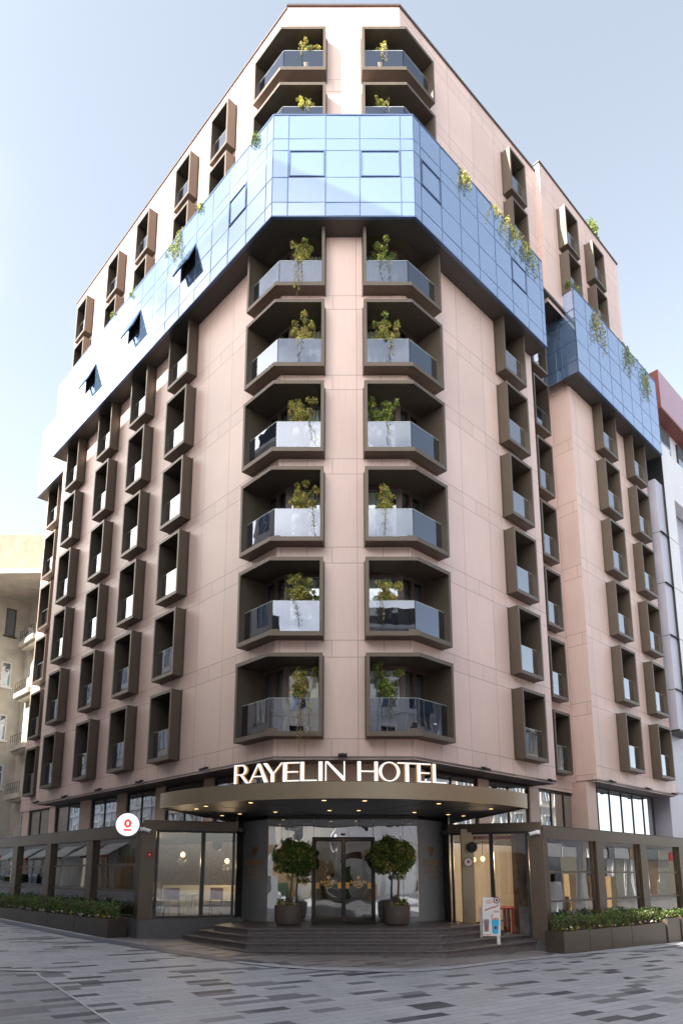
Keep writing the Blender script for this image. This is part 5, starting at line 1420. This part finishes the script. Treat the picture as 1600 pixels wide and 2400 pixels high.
# ================================================================== sky, sun, camera
FILL_CLOUD = 17.2
SUN_EL = radians(37); az = (-.797, -.604)
w = bpy.data.worlds.new('World'); scene.world = w; w.use_nodes = True
nt = w.node_tree; nt.nodes.clear()
out = nt.nodes.new('ShaderNodeOutputWorld'); bg = nt.nodes.new('ShaderNodeBackground'); sky = nt.nodes.new('ShaderNodeTexSky')
sky.sky_type = 'NISHITA'; sky.sun_disc = False; sky.sun_elevation = SUN_EL
# sky sun_rotation is measured from +Y clockwise
sky.sun_rotation = atan2(az[0], az[1]); sky.altitude = 50; sky.air_density = 1.0; sky.dust_density = 1.7; sky.ozone_density = .55
SKY_STR = .0735
bg.inputs[1].default_value = SKY_STR
def wn(ty, **kw):
    nd = nt.nodes.new(ty)
    for k, v in kw.items(): setattr(nd, k, v)
    return nd
def wm(op, a, b=None, c=None):
    nd = wn('ShaderNodeMath', operation=op)
    for i, v in enumerate((a, b, c)):
        if v is None: continue
        if isinstance(v, (int, float)): nd.inputs[i].default_value = v
        else: nt.links.new(v, nd.inputs[i])
    return nd.outputs[0]
hz = wn('ShaderNodeHueSaturation'); hz.inputs['Saturation'].default_value = .47; hz.inputs['Hue'].default_value = .488; hz.inputs['Value'].default_value = 1.0
nt.links.new(sky.outputs[0], hz.inputs['Color'])
# unseen broken cloud added on the sun's side, brightened to light the walls
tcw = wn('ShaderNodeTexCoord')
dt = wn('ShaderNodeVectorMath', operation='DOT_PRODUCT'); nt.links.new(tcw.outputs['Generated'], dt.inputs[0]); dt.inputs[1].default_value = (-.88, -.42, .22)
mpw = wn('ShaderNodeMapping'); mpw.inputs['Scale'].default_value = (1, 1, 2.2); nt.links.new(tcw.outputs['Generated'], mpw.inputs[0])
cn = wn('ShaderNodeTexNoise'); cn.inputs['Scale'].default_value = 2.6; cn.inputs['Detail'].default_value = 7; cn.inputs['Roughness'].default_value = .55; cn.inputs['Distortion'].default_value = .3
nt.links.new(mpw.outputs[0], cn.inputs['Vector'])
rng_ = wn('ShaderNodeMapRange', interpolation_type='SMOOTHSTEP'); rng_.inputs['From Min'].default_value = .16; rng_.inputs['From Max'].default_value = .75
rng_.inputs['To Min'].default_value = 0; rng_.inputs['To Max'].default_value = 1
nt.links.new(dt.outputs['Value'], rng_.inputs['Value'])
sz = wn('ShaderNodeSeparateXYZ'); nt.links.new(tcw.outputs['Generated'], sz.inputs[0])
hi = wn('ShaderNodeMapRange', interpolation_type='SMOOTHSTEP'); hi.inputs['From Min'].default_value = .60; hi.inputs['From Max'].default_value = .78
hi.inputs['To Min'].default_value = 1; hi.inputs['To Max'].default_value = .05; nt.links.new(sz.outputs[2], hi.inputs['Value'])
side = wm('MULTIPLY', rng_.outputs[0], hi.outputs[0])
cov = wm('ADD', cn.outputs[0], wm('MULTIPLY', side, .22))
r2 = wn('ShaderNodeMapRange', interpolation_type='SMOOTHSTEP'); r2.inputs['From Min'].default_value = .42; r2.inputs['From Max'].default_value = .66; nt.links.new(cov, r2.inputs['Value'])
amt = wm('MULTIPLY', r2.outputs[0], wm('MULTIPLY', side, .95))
mxw = wn('ShaderNodeMix', data_type='RGBA'); nt.links.new(amt, mxw.inputs[0]); nt.links.new(hz.outputs[0], mxw.inputs[6]); mxw.inputs[7].default_value = (FILL_CLOUD*1.0, FILL_CLOUD*.96, FILL_CLOUD*.90, 1)
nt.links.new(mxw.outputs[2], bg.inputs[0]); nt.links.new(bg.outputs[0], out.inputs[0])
sd = bpy.data.lights.new('sun', 'SUN'); sd.energy = 2.7; sd.angle = radians(.5); sd.color = (1, .95, .87)
so = bpy.data.objects.new('sun', sd); COL.objects.link(so)
import mathutils
dirv = mathutils.Vector((az[0]*cos(SUN_EL), az[1]*cos(SUN_EL), sin(SUN_EL)))
so.rotation_euler = dirv.to_track_quat('Z', 'Y').to_euler(); so.location = (-30, -20, 60)

cam = bpy.data.cameras.new('camera'); co = bpy.data.objects.new('camera', cam); COL.objects.link(co)
cam.sensor_fit = 'HORIZONTAL'; cam.sensor_width = 36; cam.lens = 36*1617.33/1600
cam.shift_y = 535.53/1600; cam.clip_end = 1000; cam.clip_start = .1
co.location = (0, 0, E_); co.rotation_euler = (radians(90+11.0713), 0, 0)
scene.camera = co
scene.view_settings.view_transform = 'Standard'; scene.view_settings.look = 'None'; scene.view_settings.gamma = 1
scene.view_settings.exposure = 2.5
scene.cycles.use_denoising = True
scene.cycles.max_bounces = 8; scene.cycles.transparent_max_bounces = 12; scene.cycles.caustics_reflective = False; scene.cycles.caustics_refractive = False
